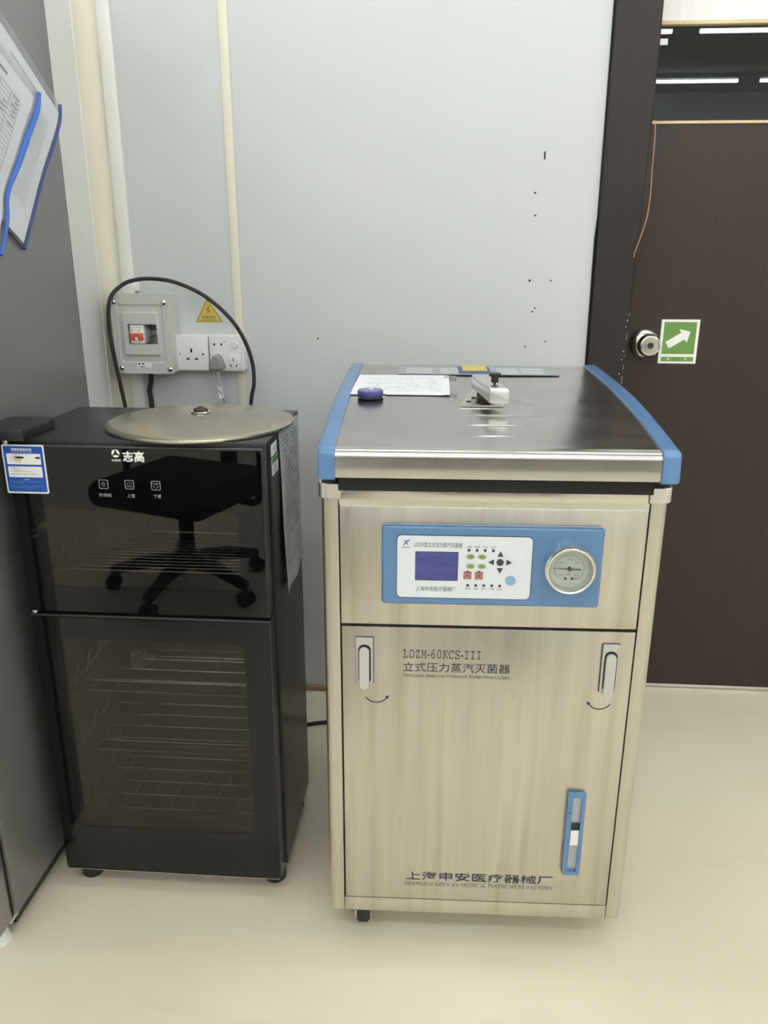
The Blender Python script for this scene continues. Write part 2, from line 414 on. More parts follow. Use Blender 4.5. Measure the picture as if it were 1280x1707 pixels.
for z0_, z1_ in ((.905, .925), (.940, .952), (.972, .978), (1.012, 1.030), (1.070, 1.078)):
    MB().tube([(.4577+(z0_-.97)*.021, -.0922, z0_), (.4580+(z1_-.97)*.021, -.0922, z1_)], .0006, 5).build('paint_chip', 'handle_grey', d1)

# copper wire hanging on the door edge
cp = smooth_path([(.4765, 2.0045, 1.503), (.4785, 2.003, 1.46), (.4790, 2.002, 1.40), (.4805, 2.001, 1.345), (.478, 2.0005, 1.30), (.4705, 2.000, 1.265), (.4585, 1.9995, 1.222)], 6)
tag(MB().tube(cp, .0011, 6).tube(smooth_path([(.4585, 1.9995, 1.222), (.455, 1.998, 1.216), (.457, 1.9985, 1.210), (.4545, 1.9985, 1.206)], 4), .0010, 6).build('copper_wire', 'copper'),
    'thin bare copper wire hanging down the edge of the dark door frame', 'wire')
# arrow sign
sg = thing('arrow_sign', 'green and white arrow sign stuck on the dark door beside the knob', 'sign', (.612, YD, 1.0015))
MB().box(-.0478, .0478, -.0012, 0, -.0555, .0555).build('sign_plate', 'white', sg, smooth=0)
MB().box(-.0405, .0405, -.0018, -.0012, -.031, .049).build('green_field', 'sign_green', sg, smooth=0)
MB().box(-.0405, .0405, -.0018, -.0012, -.050, -.0385).build('green_band', 'sign_green', sg, smooth=0)
ar = []
for (u, v) in ((-.034, -.0095), (.010, -.0095), (.010, -.0205), (.031, 0), (.010, .0205), (.010, .0095), (-.034, .0095)):
    c_, s_ = math.cos(R(32)), math.sin(R(32)); ar.append((u*c_-v*s_, u*s_+v*c_+.009))
MB().prism(ar, 'y', -.0024, -.0018).build('arrow', 'white_ink', sg, smooth=0)
text_obj('lettering', '转', (-.026, -.0185, -.048, -.0405), -.0021, 'white_ink', sg)
text_obj('lettering', '开', (.0175, .025, -.048, -.0405), -.0021, 'white_ink', sg)

# ------------------------------------------------------------------ ceiling lamps
def make_lamp():
    t = thing('tube_lamp', 'white ceiling batten lamp with one long bright tube', 'lamp', (0, 0, ZC), 0, 'ceiling tube lamps in rows')
    MB().box(-.61, .61, -.03, .03, -.035, 0, .004).build('batten', 'lamp_white', t)
    MB().tube([(-.59, 0, -.056), (.59, 0, -.056)], .0135, 16).build('tube', 'tube', t)
    for s_ in (-1, 1): MB().box(s_*.60-.012, s_*.60+.012, -.016, .016, -.075, -.03, .004).build('lamp_holder', 'lamp_white', t)
    return t
spots = [(x, 1.19) for x in (-.40, .96, 2.32)]+[(x, -.44) for x in (-1.10, .26, 1.62, 2.98)]+[(x, -2.07) for x in (-1.76, -.40, .96, 2.32)]+[(x, -3.70) for x in (-.75, .61, 1.97, 3.33)]
lamp0 = make_lamp()
for i, (x, y) in enumerate(spots):
    if i == 0: o = lamp0
    else:
        o = lamp0.copy(); COL.objects.link(o)
        for ch in lamp0.children:
            c = ch.copy(); COL.objects.link(c); c.parent = o
    o.location = (min(x, XR-.63), y, ZC)

# ================================================================== STERILIZER
st = thing('steam_sterilizer', 'stainless steel vertical steam sterilizer with blue control panel and blue lid edges', 'sterilizer', (.0872, 1.1466, 0), .0249)
HB = .55                                     # body depth
ZB, ZG = .065, .6405
body = MB().box(-.250, .250, .012, HB, ZB, .868).build('body', 'steel_plain', st, bevel=.002)
for s_ in (-1, 1):
    pts = [(s_*.2365, -.0), (s_*.249, -.0)]+[(s_*(.249+.0145*math.sin(R(a))), .0145-.0145*math.cos(R(a))) for a in range(10, 91, 10)]+[(s_*.2635, .05), (s_*.2365, .05)]
    MB().prism(pts, 'z', ZB, .854).build('corner_post', 'steel', st)
    pts = [(s_*.232, -.005), (s_*.252, -.005)]+[(s_*(.252+.0155*math.sin(R(a))), .0105-.0155*math.cos(R(a))) for a in range(10, 91, 10)]+[(s_*.2675, .06), (s_*.232, .06)]
    MB().prism(pts, 'z', .853, .877).build('corner_cap', 'satin_alu', st, bevel=.0012)
    MB().box(s_*.2635-.002*(s_ > 0), s_*.2635+.002*(s_ < 0), .05, HB, ZB, .868).build('side_panel', 'steel_plain', st, smooth=0)
MB().box(-.232, .232, -.002, .02, .8505, .8715, .002).build('top_rail', 'steel_plain', st)
MB().box(-.235, .235, .004, .02, .8405, .8505).build('rail_recess', 'chrome', st, smooth=0)
MB().box(-.2345, .2345, .001, .02, ZG+.0015, .8405, .0012).build('upper_panel', 'steel', st)
MB().box(-.238, .238, .006, .018, .066, .84).build('recess_shadow_gap', 'void', st, smooth=0)
MB().box(-.2355, .2355, -.0005, .02, ZB, .0945, .0012).build('bottom_rail', 'steel', st)
dr = MB().box(-.2335, .2340, -.001, .016, .0962, ZG-.0025, .001).build('cabinet_door', 'steel', st)
MB().box(-.235, .235, -.010, HB-.01, .868, .893).build('lid_seal', 'void', st, smooth=0)
for s_ in (-1, 1): MB().box(s_*.25-.012, s_*.25+.012, .0, .03, .876, .893, .003).build('lid_pad', 'black', st)

# door lettering
text_obj('model_lettering', mono('LDZM-60KCS-III'), (-.1343, -.0085, .5835, .6000), -.0014, 'ink', dr, weight=-.004)
text_obj('title_lettering', '立式压力蒸汽灭菌器', (-.1343, .0395, .5590, .5760), -.0014, 'ink', dr, weight=.004)
text_obj('english_lettering', mono('Vertical Heating Pressure Steam Sterilizer'), (-.1340, .0400, .5478, .5555), -.0014, 'ink', dr, weight=-.001)
text_obj('maker_lettering', '上海申安医疗器械厂', (-.1255, .1360, .1385, .1565), -.0014, 'ink', dr, weight=.004)
text_obj('maker_english_lettering', serif('SHANGHAI SHEN AN MEDICAL INSTRUMENT FACTORY'), (-.1275, .1378, .1262, .1345), -.0014, 'ink_grey', dr, weight=-.006)
# latches
for sx_, x0, x1, z0, z1 in ((1, -.2106, -.1832, .5345, .6198), (-1, .1845, .2110, .5310, .6175)):
    MB().prism(rr(x0-.0009, x1+.0009, z0-.0002, z1+.0011, .0022, 3), 'y', -.0016, -.001).build('latch_gap', 'void', dr)
    lt = MB().ring(rr(x0, x1, z0, z1, .002, 3), rr(x0+.0022, x1-.0022, z0+.0005, z1-.0022, .0015, 3), 'y', -.0055, -.001)
    lt.prism(rr(x0+.0022, x1-.0022, z0+.0005, z1-.0022, .0015, 3), 'y', -.0040, -.001)
    lt = lt.build('latch', 'handle_grey', dr)
    cx = (x0+x1)/2-.0005*sx_
    MB().prism(rr(cx-.0098, cx+.0106, z0+.001, z1-.0125, .0097, 8), 'y', -.0046, -.004).build('latch_slot', 'void', lt)
    MB().prism(rr(cx-.0083, cx+.0083, z0-.0075, z1-.0155, .0082, 8), 'y', -.0105, -.0042).build('lever', 'handle_grey', lt, bevel=.0012)
# turning arrows below the latches
for sx_, cx, cz in ((1, -.1780, .5205), (-1, .1880, .5185)):
    r_ = .0205
    a0, a1 = (212, 328)
    arc = [(cx+sx_*r_*math.cos(R(a)), -.0012, cz+r_*math.sin(R(a))) for a in range(a0, a1+1, 6)]
    mb = MB()
    for i in range(len(arc)-1):
        p, q = Vector(arc[i]), Vector(arc[i+1]); n_ = (q-p).normalized().cross(Vector((0, 1, 0)))*.0010
        mb.quad(p+n_, q+n_, q-n_, p-n_)
    e = Vector(arc[-1]); tdir = (e-Vector(arc[-2])).normalized(); n_ = tdir.cross(Vector((0, 1, 0)))
    mb.bm.faces.new([mb.bm.verts.new(p) for p in (e+n_*.0032, e+tdir*.0065, e-n_*.0032)])
    mb.build('turning_arrow', 'ink', dr, smooth=0)
# water level window
lv = MB().ring(rr(.1500, .1802, .1672, .3370, .0025, 4), rr(.1588, .1735, .1745, .3285, .0015, 4), 'y', -.0085, -.001).build('level_window', 'blue_plastic', dr, bevel=.001)
MB().box(.1588, .1735, -.0022, -.001, .1745, .3285).build('level_backing', 'sticker_pale', lv, smooth=0)
MB().box(.1590, .1733, -.0075, -.002, .2300, .2605, .0008).build('white_block', 'white', lv)
MB().box(.1590, .1733, -.0060, -.002, .2605, .2735, .0006).build('dark_block', 'black', lv)
MB().tube([(.1665, -.004, .176), (.1665, -.004, .229)], .0035, 12).build('sight_tube', 'clear_glass', lv)
MB().tube([(.1665, -.004, .274), (.1665, -.004, .327)], .0035, 12).build('sight_tube', 'clear_glass', lv)
text_obj('upper_mark', '高', (.1520, .1560, .2960, .3005), -.0087, 'ink', lv)
text_obj('lower_mark', '低', (.1520, .1560, .2000, .2045), -.0087, 'red_key', lv)

# control panel
cpn = MB().prism(rr(-.1695, .1690, .6842, .8155, .006, 5), 'y', -.014, .001).build('control_panel', 'blue_panel', st, bevel=.004)
MB().prism(rr(-.1450, .0610, .6975, .7998, .0075, 6), 'y', -.0150, -.0139).build('white_face', 'white_panel', cpn)
MB().ring(rr(-.1460, .0620, .6965, .8008, .0082, 6), rr(-.1450, .0610, .6975, .7998, .0075, 6), 'y', -.0148, -.0139).build('face_edge', 'ink', cpn)
Y0 = -.0152
MB().box(-.1172, -.0510, Y0, -.0149, .7262, .7742).build('screen_bezel', 'led_dark', cpn, smooth=0)
MB().box(-.1160, -.0522, Y0-.0003, Y0, .7272, .7732).build('screen', 'screen', cpn, smooth=0)
text_obj('panel_title', 'LDZM型立式压力蒸汽灭菌器', (-.1190, -.0455, .7812, .7890), Y0, 'ink_black', cpn)
text_obj('panel_maker', '上海申安医疗器械厂', (-.1158, -.0535, .7085, .7165), Y0, 'ink_black', cpn)
# emblem: blue leaping figure over red name
mb = MB()
for p in ([(-.1355, .7835), (-.1335, .7870), (-.1305, .7895), (-.1280, .7925)], [(-.1340, .7918), (-.1315, .7900), (-.1295, .7905), (-.1265, .7915)], [(-.1325, .7880), (-.1300, .7868), (-.1292, .7845)]):
    for i in range(len(p)-1):
        a, b = Vector((p[i][0], Y0-.0001, p[i][1])), Vector((p[i+1][0], Y0-.0001, p[i+1][1])); n_ = (b-a).normalized().cross(Vector((0, 1, 0)))*.0007
        mb.quad(a+n_, b+n_, b-n_, a-n_)
mb.prism(circ(-.1263, .7932, .0007, 10), 'y', Y0-.0001, Y0)
mb.build('emblem', 'label_blue', cpn, smooth=0)
text_obj('emblem_name', 'SHENAN', (-.1375, -.1258, .7793, .7816), Y0, 'red_key', cpn, weight=.02)
def px_(u, v): return (-.1443+(u-663)*.000918, .7990-(v-893)*.000945)     # panel pitch of the photo's panel
def blob(name, poly, m, d=.0005): return MB().prism(poly, 'y', Y0-d, Y0).build(name, m, cpn)
for i in range(4):
    x_ = -.0352+i*.01235; blob('indicator', circ(x_, .7775, .0023, 16), 'led_dark')
    text_obj('indicator_name', ('水量', '超温', '门已关', '门止开')[i], (x_-.0042, x_+.0042, .7815, .7848), Y0, 'ink_grey', cpn)
for i in range(5):
    x_ = -.0352+i*.01235; blob('indicator', circ(x_, .7195, .0023, 16), 'led_dark')
    text_obj('indicator_name', ('加热', '灭菌', '排汽', '干燥', '结束')[i], (x_-.0038, x_+.0038, .7122, .7155), Y0, 'ink_grey', cpn)
for i, (x_, z_) in enumerate(((-.0322, .7670), (-.0148, .7670), (-.0322, .7512), (-.0148, .7512))):
    b_ = blob('key', circ(x_, z_, .0064, 24, 1., .62), 'green_key', .0007)
    text_obj('key_name', ('设置', '确认', '启动', '停止')[i], (x_-.0028, x_+.0028, z_-.0014, z_+.0014), Y0-.0008, 'ink_black', b_)
for x_ in (-.0362, -.0186):
    b_ = blob('key', rr(x_-.0060, x_+.0060, .7300, .7424, .0008, 3), 'red_key', .0006)
    MB().prism(circ(x_, .7425, .0018, 14), 'y', Y0-.0008, Y0).build('key_lamp', 'led_dark', b_)
    MB().ring(circ(x_, .7358, .0044, 20), circ(x_, .7358, .0036, 20), 'y', Y0-.0008, Y0-.0006).build('key_ring', 'sticker_pale', b_)
cx_, cz_ = .0130, .7585
blob('key', circ(cx_, cz_, .0056, 24), 'led_dark', .0007)
for a in (0, 90, 180, 270):
    c_, s_ = math.cos(R(a)), math.sin(R(a))
    blob('arrow_key', [(cx_+u*c_-v*s_, cz_+u*s_+v*c_) for u, v in ((.0095, -.0046), (.0183, 0), (.0095, .0046))], 'led_dark', .0007)
blob('quality_seal', circ(.0302, .7285, .0082, 28), 'blue_key', .0004)
# pressure gauge
gg = MB().lathe([(.0315, .010), (.0320, .018), (.0335, .0225), (.0362, .0235), (.0382, .021), (.0388, .014), (.0388, 0), (.0300, 0), (.0300, .010)], (.1172, -.0135, .7537), 'y-', 56).build('pressure_gauge', 'chrome', cpn)
MB().lathe([(0, .0095), (.0318, .0095), (.0318, .005), (0, .005)], (.1172, -.0135, .7537), 'y-', 48).build('dial', 'gauge_face', gg)
gy = -.0135-.0098
mb = MB()
for k in range(25):
    a = R(225-270*k/24); r1, r0 = .0225, (.0190 if k % 6 == 0 else .0208)
    p, q = Vector((.1172+r0*math.cos(a), gy, .7537+r0*math.sin(a))), Vector((.1172+r1*math.cos(a), gy, .7537+r1*math.sin(a)))
    n_ = (q-p).normalized().cross(Vector((0, 1, 0)))*.0002; mb.quad(p+n_, q+n_, q-n_, p-n_)
for k in range(45):
    a, b = R(225-6*k), R(225-6*k-6)
    P = lambda r, t: (.1172+r*math.cos(t), gy, .7537+r*math.sin(t))
    mb.quad(P(.0222, a), P(.0226, a), P(.0226, b), P(.0222, b))
mb.build('dial_scale', 'ink_black', gg, smooth=0)
for s, x_, z_ in (('-0.1', -.0125, -.0105), ('0.1', -.0120, .0098), ('0.2', 0, .0150), ('0.3', .0110, .0098), ('0.5', .0115, -.0105), ('MPa', .0110, -.0165), ('MPa', 0, -.0095), ('0', -.0155, .003)):
    text_obj('dial_number', s, (.1172+x_-.0016*len(s)*.6, .1172+x_+.0016*len(s)*.6, .7537+z_-.0014, .7537+z_+.0014), gy, 'ink_black', gg)
for x_ in (-.005, .005): MB().prism(circ(.1172+x_, .7537-.0165, .0022, 14), 'y', gy-.0001, gy).build('dial_mark', 'ink_black', gg)
na = R(178)
P = lambda u, v: (.1172+u*math.cos(na)-v*math.sin(na), .7537+u*math.sin(na)+v*math.cos(na))
MB().prism([P(-.0165, -.0011), P(-.0165, .0011), P(0, .0008), P(.0255, .0003), P(.0255, -.0003), P(0, -.0008)], 'y', gy-.0026, gy-.0020).build('needle', 'ink_black', gg, smooth=0)
MB().lathe([(0, .004), (.0028, .004), (.0030, 0), (0, 0)], (.1172, gy, .7537), 'y-', 20).build('needle_hub', 'ink_black', gg)
MB().lathe([(0, .0190), (.0322, .0185), (.0322, .0180), (0, .0180)], (.1172, -.0135, .7537), 'y-', 48).build('gauge_glass', 'clear_glass', gg)

# lid
LP = [(-.022, .9385), (0, .9425), (.04, .9490), (.10, .9572), (.15, .9633), (.20, .9685), (.25, .9726), (.30, .9760), (.35, .9787), (.40, .9808), (.45, .9826), (.50, .9840), (.55, .9852), (.572, .9858)]
def zl(y):
    if y <= LP[0][0]: return LP[0][1]
    for (a, za), (b, zb) in zip(LP, LP[1:]):
        if y <= b: return za+(zb-za)*(y-a)/(b-a)
    return LP[-1][1]
def sm(y):                                       # smoothed lid profile
    return sum(zl(y+d)*w_ for d, w_ in ((-.02, .2), (-.01, .2), (0, .2), (.01, .2), (.02, .2)))-.0022
def gs(t): return math.exp(-t*t)
def dent(x, y):
    z = 0.
    for y0, xa, xb, a in ((.128, -.046, .074, .0018), (.078, -.046, .050, .0020), (.030, -.031, .032, .0020)):
        wx = 1/(1+math.exp(-(x-xa)/.008))/(1+math.exp((x-xb)/.008))
        z += a*gs((y-y0)/.0021)*wx
    for sx_, dx in ((-1, -.018), (1, .030)):      # creases spreading from the lever
        t = (x-dx)*sx_
        if 0 < t < .07: z += .0035*gs((y-(.245-1.0*t))/.011)*(1-t/.07)
    z += .0004*math.sin(x*23+y*9)*math.sin(y*17+1.)
    return z
mb = MB(); nx = 96
ys = sorted([-.0165+.5885*k/110 for k in range(111)]+[y0+.0007*k+.0002 for y0 in (.128, .078, .030) for k in range(-8, 9)])
prof = [(-.0255, .8930), (-.0295, .8935), (-.0300, .8950), (-.0300, .9100), (-.0300, .9235)]+[(-.017-.013*math.cos(R(a)), .9240+.013*math.sin(R(a))) for a in (4, 10, 16, 22, 28, 34, 40, 46, 52, 58, 64, 70, 76, 80)]
rows = []
for (y, z) in prof:
    rows.append([mb.bm.verts.new((-.2373+.4746*i/nx, y, z)) for i in range(nx+1)])
for y in ys:
    rows.append([mb.bm.verts.new((-.2373+.4746*i/nx, y, max(sm(y), .9369) +dent(-.2373+.4746*i/nx, y)*min(1, max(0, (y+.012)/.02)))) for i in range(nx+1)])
for (y, z) in ((.5735, .9800), (.574, .8935)):
    rows.append([mb.bm.verts.new((-.2373+.4746*i/nx, y, z)) for i in range(nx+1)])
for A, B in zip(rows, rows[1:]):
    for i in range(nx): mb.bm.faces.new((A[i], A[i+1], B[i+1], B[i]))
lid = mb.build('lid', 'steel_top', st, smooth=50)
side = [(-.0335, .8915), (-.0335, .9290), (-.0325, .9335), (-.0300, .9370), (-.0255, .9395)]+[(y, sm(y)+.0030) for y in [-.018+.02*k for k in range(30)]]+[(.572, sm(.572)+.003), (.579, .984), (.582, .978), (.582, .8915)]
for s_ in (-1, 1):
    a0, a1 = (.2373, .2632)
    mb = MB()
    n = len(side); cyy = .27; czz = .93
    loops = []
    for k, (x_, ins) in enumerate(((a0, 0.), (a1-.006, 0.), (a1-.0025, .0012), (a1-.0006, .0032), (a1, .0060))):
        L = []
        for i, (y, z) in enumerate(side):
            p0 = Vector(side[i-1]); p1 = Vector(side[(i+1) % n]); t = (p1-p0).normalized(); nn = Vector((t.y, -t.x))
            q = Vector((y, z))+nn*ins
            L.append(mb.bm.verts.new((s_*x_, q.x, q.y)))
        loops.append(L)
    for A, B in zip(loops, loops[1:]):
        for i in range(n): mb.bm.faces.new((A[i], A[(i+1) % n], B[(i+1) % n], B[i]))
    mb.bm.faces.new(loops[0]); mb.bm.faces.new(loops[-1])
    mb.build('lid_edge', 'blue_plastic', lid, smooth=40)
# lid lever (cast arm) with black knob, plate beneath
arm = MB()
secs = [(.1500, .0168, .0150, .9765, .9960), (.1508, .0166, .0160, .9750, .9985), (.1540, .0160, .0163, .9745, 1.0002), (.1600, .0145, .0163, .9755, 1.0008), (.185, .0085, .0163, .9790, 1.0015), (.215, .0015, .0163, .9815, 1.0030), (.245, -.0050, .0163, .9830, 1.0075), (.255, -.0070, .0160, .9835, 1.0080), (.258, -.0076, .0150, .9845, 1.0060)]
loops = []
for (y, xc, hw, zb_, zt) in secs:
    r_ = .004; P = rr(xc-hw, xc+hw, zb_, zt, r_, 4)
    P = [(x, max(z, zb_) if z > (zb_+zt)/2 else zb_+(z-zb_)*.3) for x, z in P]
    loops.append([arm.bm.verts.new((x, y, z)) for x, z in P])
for A, B in zip(loops, loops[1:]):
    for i in range(len(A)): arm.bm.faces.new((A[i], A[(i+1) % len(A)], B[(i+1) % len(A)], B[i]))
arm.bm.faces.new(loops[0]); arm.bm.faces.new(loops[-1])
arm = arm.build('lever_arm', 'satin_alu', lid, smooth=45)
MB().lathe([(0, -.004), (.0022, -.004), (.0022, .004), (.0062, .004), (.0060, .0135), (.0095, .0140), (.0102, .0155), (.0100, .0185), (.0088, .0195), (0, .0195)], (.0105, .178, 1.0015), 'z', 28).build('lever_knob', 'black', arm)
MB().lathe([(0, 0), (.013, 0), (.013, .012), (0, .012)], (-.002, .225, sm(.225)), 'z', 28).build('lever_pivot', 'rust', arm)
pl = MB()
for i in range(13):
    pass
mbp = [(-.047, .175), (.028, .175), (.028, .285), (-.022, .285)]
pl = MB(); A = [pl.bm.verts.new((x, y, sm(y)+.0032)) for x, y in mbp]; B = [pl.bm.verts.new((x, y, sm(y)+.0006)) for x, y in mbp]
pl.bm.faces.new(A); pl.bm.faces.new(B)
for i in range(4): pl.bm.faces.new((A[i], A[(i+1) % 4], B[(i+1) % 4], B[i]))
pl = pl.build('pivot_plate', 'steel_plain', lid, smooth=0)
for x_, y_ in ((-.030, .200), (-.014, .197), (-.020, .225), (-.006, .232)):
    MB().lathe([(0, .0006), (.0045, .0004), (.0045, 0)], (x_, y_, sm(y_)+.0032), 'z', 14, 1., .6).build('plate_hole', 'void', pl)
# stickers at the back of the lid
def lidpatch(name, x0, x1, y0, y1, m, off, parent=lid, skew=0.):
    def fn(u, v):
        y = y0+v*(y1-y0); return ((x0+u*(x1-x0)+skew*(v-.5), y, sm(y)+off), (0, 0, 1))
    return MB().sheet(fn, 8, 8, .0006).build(name, m, parent)
ls = lidpatch('instruction_sticker', -.158, .162, .435, .540, 'steel_sticker', .0016); lab(ls, 'grey-blue instruction sticker')
for x0, x1 in ((-.142, -.088), (-.073, -.030), (.042, .086), (.092, .138)):
    lidpatch('sticker_window', x0, x1, .452, .520, 'sticker_pale', .0020, ls)
lidpatch('sticker_band', -.036, .030, .450, .535, 'zip_navy', .0021, ls)
yl = lidpatch('yellow_label', -.026, .024, .482, .552, 'yellow', .0026, ls); lab(yl, 'yellow warning label')
lidpatch('sticker_line', -.158, .162, .432, .436, 'ink', .0022, ls)
# casters
for i, (x_, y_) in enumerate(((-.205, .045), (.205, .16), (-.205, HB-.05), (.205, HB-.05))):
    ca = MB().box(x_-.022, x_+.022, y_-.022, y_+.022, .0610, .0655).box(x_-.015, x_-.012, y_-.016, y_+.018, .018, .0615).box(x_+.012, x_+.015, y_-.016, y_+.018, .018, .0615).build('caster', 'steel_plain', st, smooth=0)
    MB().lathe([(0, -.011), (.022, -.011), (.025, -.008), (.025, .008), (.022, .011), (0, .011)], (x_, y_+.002, .0252), 'x', 28).build('wheel', 'rubber', ca)
    bk = MB().prism([(y_-.030, .044), (y_-.026, .058), (y_+.012, .062), (y_+.012, .044), (y_-.012, .040), (y_-.034, .030)], 'x', x_-.0105, x_+.0145).build('brake_pedal', 'black', ca, bevel=.002)

# things lying on the lid
def on_ster(x, y, z):
    c_, s_ = math.cos(.0249), math.sin(.0249)
    return (.0872+c_*x-s_*y, 1.1466+s_*x+c_*y, z)
pp = thing('paper_sheet', 'white printed paper sheet taped on the back left of the steel lid', 'paper', on_ster(-.147, .33, sm(.33)), .0249)
def lidfn(x0, x1, y0, y1, off):
    def fn(u, v):
        y = y0+v*(y1-y0)
        x = x0+u*(x1-x0)+.004*(v-.5)
        return ((x, y-.33, sm(y)-sm(.33)+dent(x-.147, y)+off+.0015*gs((u-1)/.06)*gs((v-0)/.3)), (0, 0, 1))
    return fn
MB().sheet(lidfn(-.089, .088, .245, .425, .0020), 24, 20, .0004).build('page', 'paper', pp)
mb = MB(); random.seed(4)
for k in range(11):
    y = .272+k*.0125
    f_ = lidfn(-.089, .088, .245, .425, .0023)
    v = (y-.245)/.18; x = .12
    while x < .9:
        l = random.uniform(.03, .10)
        if random.random() < .62:
            h = .012
            a = f_(x, v)[0]; b = f_(min(x+l, .92), v)[0]; c = f_(min(x+l, .92), v+h)[0]; d = f_(x, v+h)[0]
            mb.quad(a, b, c, d)
        x += l+.02
mb.build('print', 'grey_ink', pp, smooth=0)
for (a, b, c, d) in ((.080, .104, .39, .42), (.080, .100, .25, .28)):
    MB().sheet(lidfn(a, b, c, d, .0028), 4, 4, .0003).build('clear_tape', 'tape', pp)
tn = thing('round_tin', 'small round dark blue tin lying on the left of the steel lid', 'tin', on_ster(-.2005, .228, sm(.228)+.0004), .0249)
MB().lathe([(0, 0), (.0215, 0), (.0225, .002), (.0225, .0075)], (0, 0, 0), 'z', 40).build('tin_base', 'ink', tn)
MB().lathe([(.0228, .0068), (.0232, .0080), (.0228, .0125), (.0212, .0142), (0, .0145)], (0, 0, 0), 'z', 40).build('tin_lid', 'tin_blue', tn)
text_obj('lettering', '合格证', (-.011, .013, -.010, -.003), .0147, 'white_ink', tn, 'xy')
MB().lathe([(0, .0004), (.0045, .0004), (.0045, 0)], (.001, .005, .0146), 'z', 16).build('emblem', 'white_ink', tn)
MB().box(.021, .0285, -.0035, -.0005, .0070, .0085, .0004).box(.021, .0285, -.0100, -.0075, .0030, .0045, .0004).build('tin_clasp', 'satin_alu', tn)

# ================================================================== DISINFECTION CABINET
CX, CY = -.2784, 1.2257                          # right face, front of the doors
dc = thing('disinfection_cabinet', 'black two door disinfection cabinet with dark glass fronts and wire racks', 'cabinet', (CX, CY, 0))
WL = -.444                                       # left face (local)
BD = .3035
YBf = .043
def cbox(x0, x1, y0, y1, z0, z1, b=0.): return MB().box(x0, x1, y0, y1, z0, z1, b)
sh = MB()
sh.box(WL, WL+.012, YBf, BD, .045, .905); sh.box(-.012, 0, YBf, BD, .045, .905)
sh.box(WL+.012, -.012, BD-.012, BD, .045, .905); sh.box(WL+.012, -.012, YBf, BD-.012, .045, .062)
sh.build('shell', 'cabinet', dc, bevel=.002)
cbox(WL+.012, -.012, YBf, BD-.012, .585, .622).build('middle_shelf', 'cabinet', dc, bevel=.002)
cbox(WL-.001, .001, .011, BD, .903, .9155, .002).build('top_panel', 'cabinet_top', dc)
ln = MB()
for z0, z1 in ((.0625, .5845), (.6225, .9025)):
    ln.box(WL+.0125, WL+.020, YBf, BD-.013, z0, z1); ln.box(-.020, -.0125, YBf, BD-.013, z0, z1)
    ln.box(WL+.0205, -.0205, BD-.020, BD-.013, z0, z1); ln.box(WL+.0205, -.0205, YBf, BD-.0205, z0, z0+.004)
ln.build('lining', 'cabinet_in', dc, smooth=0)
def cdoor(z0, z1, wx0, wx1, wz0, wz1, name):
    x0, x1 = WL+.006, -.0045
    d = MB().ring(rr(x0, x1, z0, z1, .002, 3), rr(wx0-.012, wx1+.012, wz0-.012, wz1+.012, .002, 3), 'y', .0035, .040).build(name, 'door_edge', dc, bevel=.0015)
    r_ = .010
    MB().ring(rr(x0+.0025, x1-.0035, z0+.002, z1-.004, r_*.3, 5), rr(wx0, wx1, wz0, wz1, r_, 5), 'y', 0, .0034).build('black_border', 'black_glass', d, smooth=25)
    MB().prism(rr(wx0, wx1, wz0, wz1, r_, 5), 'y', .0002, .0034).build('glass_pane', 'tint_glass', d, smooth=25)
    return d
ud = cdoor(.6045, .9065, -.4045, -.0515, .6520, .7970, 'upper_door')
ld = cdoor(.0450, .5980, -.3985, -.0535, .1465, .5520, 'lower_door')
YG = -.0004
MB().box(WL+.010, -.008, -.0003, .003, .0443, .0452).build('dust_line_strip', 'satin_alu', ld, smooth=0)  # bright satin strip added in place of a thin pale dust line
# maker's mark: three blade swirl and name
mb = MB()
for k in range(3):
    a0 = R(100+120*k); P = []
    for t in range(13):
        a = a0+R(105)*t/12; P.append((.0068*math.cos(a), .0068*math.sin(a)))
    for t in range(12, -1, -1):
        a = a0+R(105)*t/12; r_ = .0068-.0046*math.sin(PI*min(1, .15+t/12*.85))*1.; P.append((r_*math.cos(a+.12), r_*math.sin(a+.12)))
    mb.prism([(-.2492+x, .8952+z) for x, z in P], 'y', YG-.0002, YG)
mb.build('swirl_emblem', 'white_ink', ud, smooth=0)
text_obj('emblem_name', 'CHIGO', (-.2570, -.2415, .8818, .8852), YG, 'white_ink', ud, weight=.03)
text_obj('maker_lettering', '志高', (-.2378, -.2012, .8812, .8995), YG, 'white_ink', ud, weight=.028)
# touch icons
for i, (xc, zc, s) in enumerate(((-.2752, .8420, '开/待机'), (-.2310, .8422, '上室'), (-.1862, .8415, '下室'))):
    ic = MB().ring(rr(xc-.0078, xc+.0078, zc-.0078, zc+.0078, .002, 4), rr(xc-.0070, xc+.0070, zc-.0070, zc+.0070, .0014, 4), 'y', YG-.0002, YG)
    if i == 0:
        for a in range(120, 420, 15):
            p, q = R(a), R(a+15)
            f_ = lambda r, t: (xc+r*math.cos(t), YG-.0002, zc+r*math.sin(t))
            ic.quad(f_(.0029, p), f_(.0034, p), f_(.0034, q), f_(.0029, q))
        ic.box(xc-.0003, xc+.0003, YG-.0002, YG, zc, zc+.004)
    else:
        zz = zc+(-.0035 if i == 1 else .0035)
        ic.box(xc-.0058, xc+.0058, YG-.0002, YG, zz-.0003, zz+.0003)
        z2 = zc+(.0015 if i == 1 else -.0015)
        ic.ring(circ(xc, z2, .0034, 16, 1.2, .8), circ(xc, z2, .0030, 16, 1.2, .8), 'y', YG-.0002, YG)
    ic.build('touch_icon', 'grey_ink', ud, smooth=0)
    w_ = .0105 if i == 0 else .0062
    text_obj('icon_lettering', s, (xc+.0005-w_, xc+.0015+w_, .8200, .8262), YG, 'grey_ink', ud)
